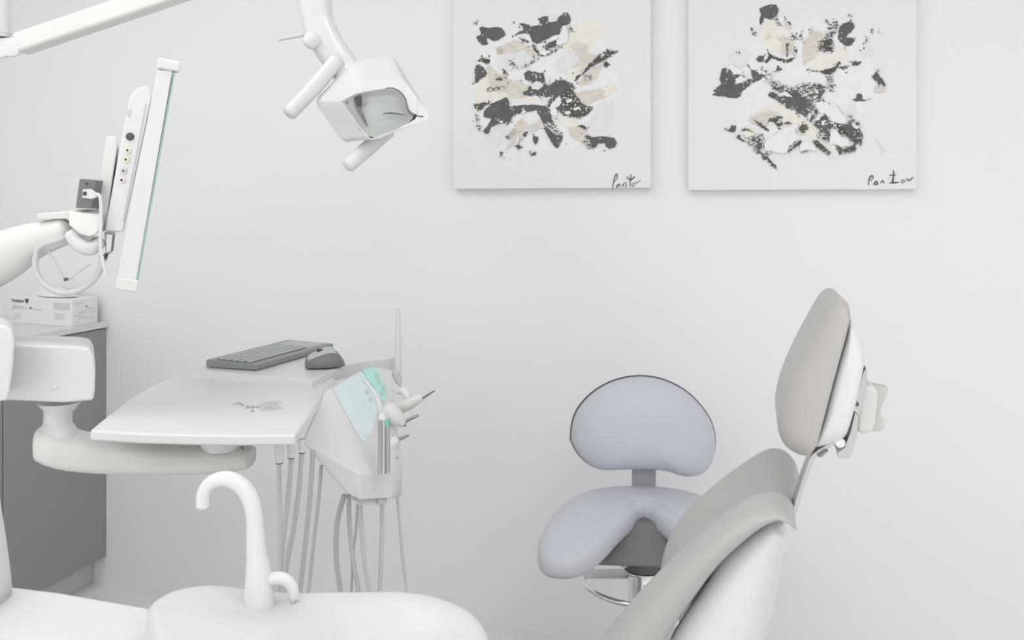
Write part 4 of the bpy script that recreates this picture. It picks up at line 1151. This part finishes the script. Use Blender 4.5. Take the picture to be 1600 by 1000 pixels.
rl = resample(rimq + [rimq[0]], 5 * KR + 1)[:-1]
k0 = min(range(len(rl)), key=lambda i: math.dist(rl[i][:2], O5[0][:2]))
rim = [tuple(rl[(k0 + i) % len(rl)]) for i in range(len(rl))]
W3 = lambda ring: [P(*p) for p in ring]
mid = [tuple(Vector(a).lerp(Vector(b), .5)) for a, b in zip(ro, rm)]
rimw = W3(rim)
rimc = sum(rimw, Vector()) / len(rimw)
V, F = loft([W3(rb_), W3(rm), W3(mid), W3(ro), rimw], cap=False)
n = len(ro)
F.append(tuple(range(n)))
link('lamp_housing', mesh(V, F), M['white'], lp, smooth=24, label='glossy white lamp housing')
rec = [rimw]
for k, d in ((.90, .010), (.74, .020), (.50, .026), (.22, .030)):
    rec.append([rimc + (p - rimc) * k + FW * d for p in rimw])
V, F = loft(rec, cap=False)
F.append(tuple((len(rec) - 1) * n + j for j in range(n)))
me = mesh(V, F)
link('reflector', me, M['reflector'], lp, smooth=30, label='silvery faceted reflector')
link('lamp_glass', mesh(*loft([[rimc + (p - rimc) * .995 + FW * .003 for p in rimw], [rimc + (p - rimc) * .995 + FW * .0045 for p in rimw]])), M['clear'], lp, smooth=0, label='clear cover pane')
gk = [[(532,158),(541,172),(553,189),(566,206),(579,217)], [(603,138),(615,138),(627,145),(634,156),(637,168),(641,177),(650,181),(661,182)]]
for g in gk:
    link('gasket', mesh(*tube([P(x, y, 1.835 + .03 * max(0, min(1, (x - 575) / -40)) + .024 * max(0, min(1, (x - 590) / 40))) for x, y in g], .0012, n=8)), M['trim'], lp, smooth=180)
link('bulb_holder', mesh(*hull([P(x, y, v) for x, y, v in ((552,150,1.874),(563,147,1.876),(565,167,1.872),(558,169,1.868),(555,150,1.9),(564,148,1.9),(562,166,1.9))])), M['dark'], lp)
link('bulb_holder', mesh(*hull([P(x, y, v) for x, y, v in ((538,157,1.868),(542,156,1.868),(544,165,1.868),(538,157,1.876),(542,156,1.876),(544,165,1.876))])), M['dark'], lp)
link('bulb_rod', mesh(*tube([P(560, 167, 1.868), P(567, 182, 1.862), P(574, 197, 1.852)], [.004, .003, .0012], n=8)), M['steeldark'], lp, smooth=180)
link('reflector_fin', mesh(*tube([P(598, 178, 1.866), P(612, 177, 1.868), P(634, 180, 1.862)], [.001, .0028, .001], n=8, flat=.6)), M['steeldark'], lp, smooth=180)
link('bulb_shield', mesh(*hull([P(x, y, v) for x, y, v in ((565,147,1.877),(571,148,1.877),(573,160,1.876),(566,165,1.874),(568,147,1.9),(573,160,1.9))])), M['steeldark'], lp)
link('handle', mesh(*tube([P(453, 176, 1.93), P(490, 137, 1.95), P(526, 95, 1.97)], [.0165, .0175, .017], n=18)), M['frost'], lp, smooth=180, label='frosted pale grip bar on the left')
link('handle', mesh(*tube([P(545, 258, 1.88), P(570, 236, 1.90), P(605, 205, 1.93)], [.0155, .0165, .017], n=18)), M['frost'], lp, smooth=180, label='frosted pale grip bar below')
neck = [(478,-70,2.0,20),(484,-30,2.0,25),(493,5,2.0,27),(499,40,2.0,25),(514,72,2.0,25),(533,100,2.0,24),(546,118,1.985,23),(552,132,1.96,19),(556,142,1.94,10)]
rings = []
for i, (px, py, v, hh) in enumerate(catmull(neck, 4)):
    c = P(px, py, v); h = hh * v / FPX
    d = RT * .88 + UP * .47
    rings.append([c + d * (h * math.copysign(abs(math.cos(a)) ** .75, math.cos(a))) + FW * (h * .8 * math.copysign(abs(math.sin(a)) ** .75, math.sin(a))) for a in [2 * math.pi * j / 20 for j in range(20)]])
link('neck', mesh(*loft(rings)), M['gloss'], lp, smooth=180)
link('neck_joint', mesh(*tube([P(484, 68, 1.975), P(490, 60, 1.975)], [.018, .021], n=18)), M['offwhite'], lp, smooth=180)
link('lever', mesh(*tube([P(436, 62, 1.97), P(450, 59, 1.97), P(474, 54, 1.97)], [.0035, .004, .005], n=10)), M['lightgrey'], lp, smooth=180, label='thin pale lever')
# spring arm at the upper left
def beam(pa, pb, hw, hd):
    t = (pb - pa).normalized(); a = FW; b = t.cross(a).normalized()
    return obox((pa + pb) / 2, t, a, b, (pb - pa).length / 2, hd, hw)
link('spring_arm', mesh(*beam(P(30, 70, 2.05), P(470, -78, 2.02), .0225, .025)), M['warm'], lp, bevel=.008, seg=3, label='pale spring arm slanting across the upper left')
link('arm_joint', mesh(*hull([P(x, y, v) for x, y, v in ((-40,60,2.0),(30,58,2.03),(42,66,2.03),(30,88,2.03),(-40,95,2.0),(-40,60,2.1),(30,60,2.1),(36,84,2.1),(-40,95,2.1))])), M['offwhite'], lp, bevel=.008, seg=3)
link('joint_screw', mesh(*cyl(P(10, 88, 2.012), P(10, 88, 2.0), .0016)), M['ink1'], lp)
link('arm_pivot', mesh(*cyl(P(-8, 58, 2.03), P(-8, -140, 2.03), .031)), M['white'], lp, smooth=40)
link('pivot_band', mesh(*cyl(P(-8, 52, 2.03), P(-8, 40, 2.03), .0325)), M['gloss'], lp, smooth=40)
link('pivot_arm', mesh(*beam(P(-8, -130, 2.03), P(-260, -130, 1.95), .03, .03)), M['white'], lp, bevel=.008, seg=3)
sp = CV(P(-290, 0, 1.90).dot(RT), P(-290, 0, 1.90).dot(FW), 0)
link('lamp_post', mesh(*cyl(Vector((P(-255, 0, 1.95).x, P(-255, 0, 1.95).y, .02)), Vector((P(-255, 0, 1.95).x, P(-255, 0, 1.95).y, 2.05)), .03)), M['white'], lp, smooth=40)
link('post_base', mesh(*cyl(Vector((P(-255, 0, 1.95).x, P(-255, 0, 1.95).y, 0)), Vector((P(-255, 0, 1.95).x, P(-255, 0, 1.95).y, .03)), .15)), M['white'], lp, smooth=40)

# ================================================================ CUSPIDOR
cu = thing('cuspidor', CV(-.25, .95, 0), 'glossy white rinse basin with swan-neck cup filler in the foreground', 'basin')
RZ = .903
rim_ = [(-.402,1.006),(-.421,1.050),(-.412,1.088),(-.383,1.107),(-.327,1.110),(-.280,1.106),(-.240,1.094),(-.184,1.090),(-.125,1.090),(-.078,1.071),(-.040,1.029),(-.022,.968),(-.022,.90),(-.05,.82),(-.12,.765),(-.20,.765),(-.26,.79),(-.328,.88),(-.370,.95)]
rr = catmull(rim_ + [rim_[0]], 5)[:-1]
cc_ = (-.20, .94)
bowl = (-.145, .935)
def basin_z(u, v):
    d = math.hypot((u - bowl[0]) / .112, (v - bowl[1]) / .135)
    z = RZ
    if d < 1.0:
        s = 1 - d
        z -= .10 * (s * s * (3 - 2 * s)) ** .55 * (0.35 + .65 * s)
    e = math.hypot((u + .352) / .06, (v - 1.03) / .07)
    z += .006 * math.exp(-e * e)
    f = math.hypot((u + .297) / .05, (v - 1.069) / .05)
    z -= .012 * math.exp(-f * f)
    return z
rings = []
for k, z in ((.70, .70), (.84, .78), (.93, .84), (.985, .872), (1.0, .886)):
    rings.append([CV(cc_[0] + (u - cc_[0]) * k, cc_[1] + (v - cc_[1]) * k, z) for u, v in rr])
for k in (.994, .975, .945, .91, .87, .82, .76, .7, .63, .56, .48, .4, .32, .24, .16, .08, .02):
    ring = []
    for u, v in rr:
        a, b = cc_[0] + (u - cc_[0]) * k, cc_[1] + (v - cc_[1]) * k
        roll = .009 * max(0, (k - .945) / .055) ** 2
        ring.append(CV(a, b, basin_z(a, b) - roll))
    rings.append(ring)
link('basin', mesh(*loft(rings)), M['ceramic'], cu, smooth=180)
link('drain', mesh(*cyl(CV(bowl[0], bowl[1], basin_z(*bowl) + .0005), CV(bowl[0], bowl[1], basin_z(*bowl) + .003), .015)), M['steel'], cu)
fv = 1.069
fp = [(406,957,23),(405,928,22.5),(404,898,20),(401,866,16),(399,835,14),(397,806,13),(391,780,13.2),(378,760,13),(360,749.5,12.4),(343,749,11.6),(327,757,11),(318,772,10.5),(317,790,10.4)]
link('cup_filler', mesh(*tube([P(x, y, fv) for x, y, _ in fp], [r * fv / FPX for _, _, r in fp], n=24)), M['white'], cu, smooth=180, label='tall white swan-neck filler spout')
link('filler_collar', mesh(*cyl(P(406, 952, fv), P(406, 959, fv), 24 * fv / FPX)), M['offwhite'], cu, smooth=40)
np_ = [(408,912,11),(424,905,10.5),(440,904,10),(452,911,9.2),(458.5,923,8.2),(459,936,6.6)]
link('rinse_nozzle', mesh(*tube([P(x, y, fv) for x, y, _ in np_], [r * fv / FPX for _, _, r in np_], n=18)), M['white'], cu, smooth=180)
link('nozzle_tip', mesh(*cyl(P(458.5, 936, fv - .004), P(458.5, 941, fv - .004), .0022)), M['knobdark'], cu)
# body below
link('unit_pedestal', mesh(*prism([CV(*p, .02) for p in ((-.62, .84), (-.30, .88), (-.30, 1.0), (-.62, 1.10))], UP * .64)), M['white'], cu, bevel=.03, seg=4)
link('unit_body', mesh(*prism([CV(*p, .65) for p in ((-.75, .72), (-.14, .84), (-.10, 1.02), (-.33, 1.07), (-.44, 1.165), (-.60, 1.22), (-.80, 1.27), (-.95, 1.27))], UP * .200)), M['white'], cu, bevel=.02, seg=4)
link('unit_plinth', mesh(*prism([CV(*p, 0) for p in ((-.64, .82), (-.28, .86), (-.28, 1.02), (-.64, 1.12))], UP * .03)), M['toe'], cu)
colm = []
for z, du_ in ((.845, .010), (.88, .008), (.93, .004), (.97, .0), (1.01, -.003), (1.03, -.008), (1.045, -.02), (1.05, -.04)):
    c = CV(-.79 + du_ * .5, 1.17, z)
    colm.append([c + RT * ((.118 + du_) * math.copysign(abs(math.cos(a)) ** .45, math.cos(a))) + FW * ((.05 + du_ * .5) * math.copysign(abs(math.sin(a)) ** .45, math.sin(a))) for a in [2 * math.pi * j / 32 for j in range(32)]])
link('unit_column', mesh(*loft(colm)), M['white'], cu, smooth=180)
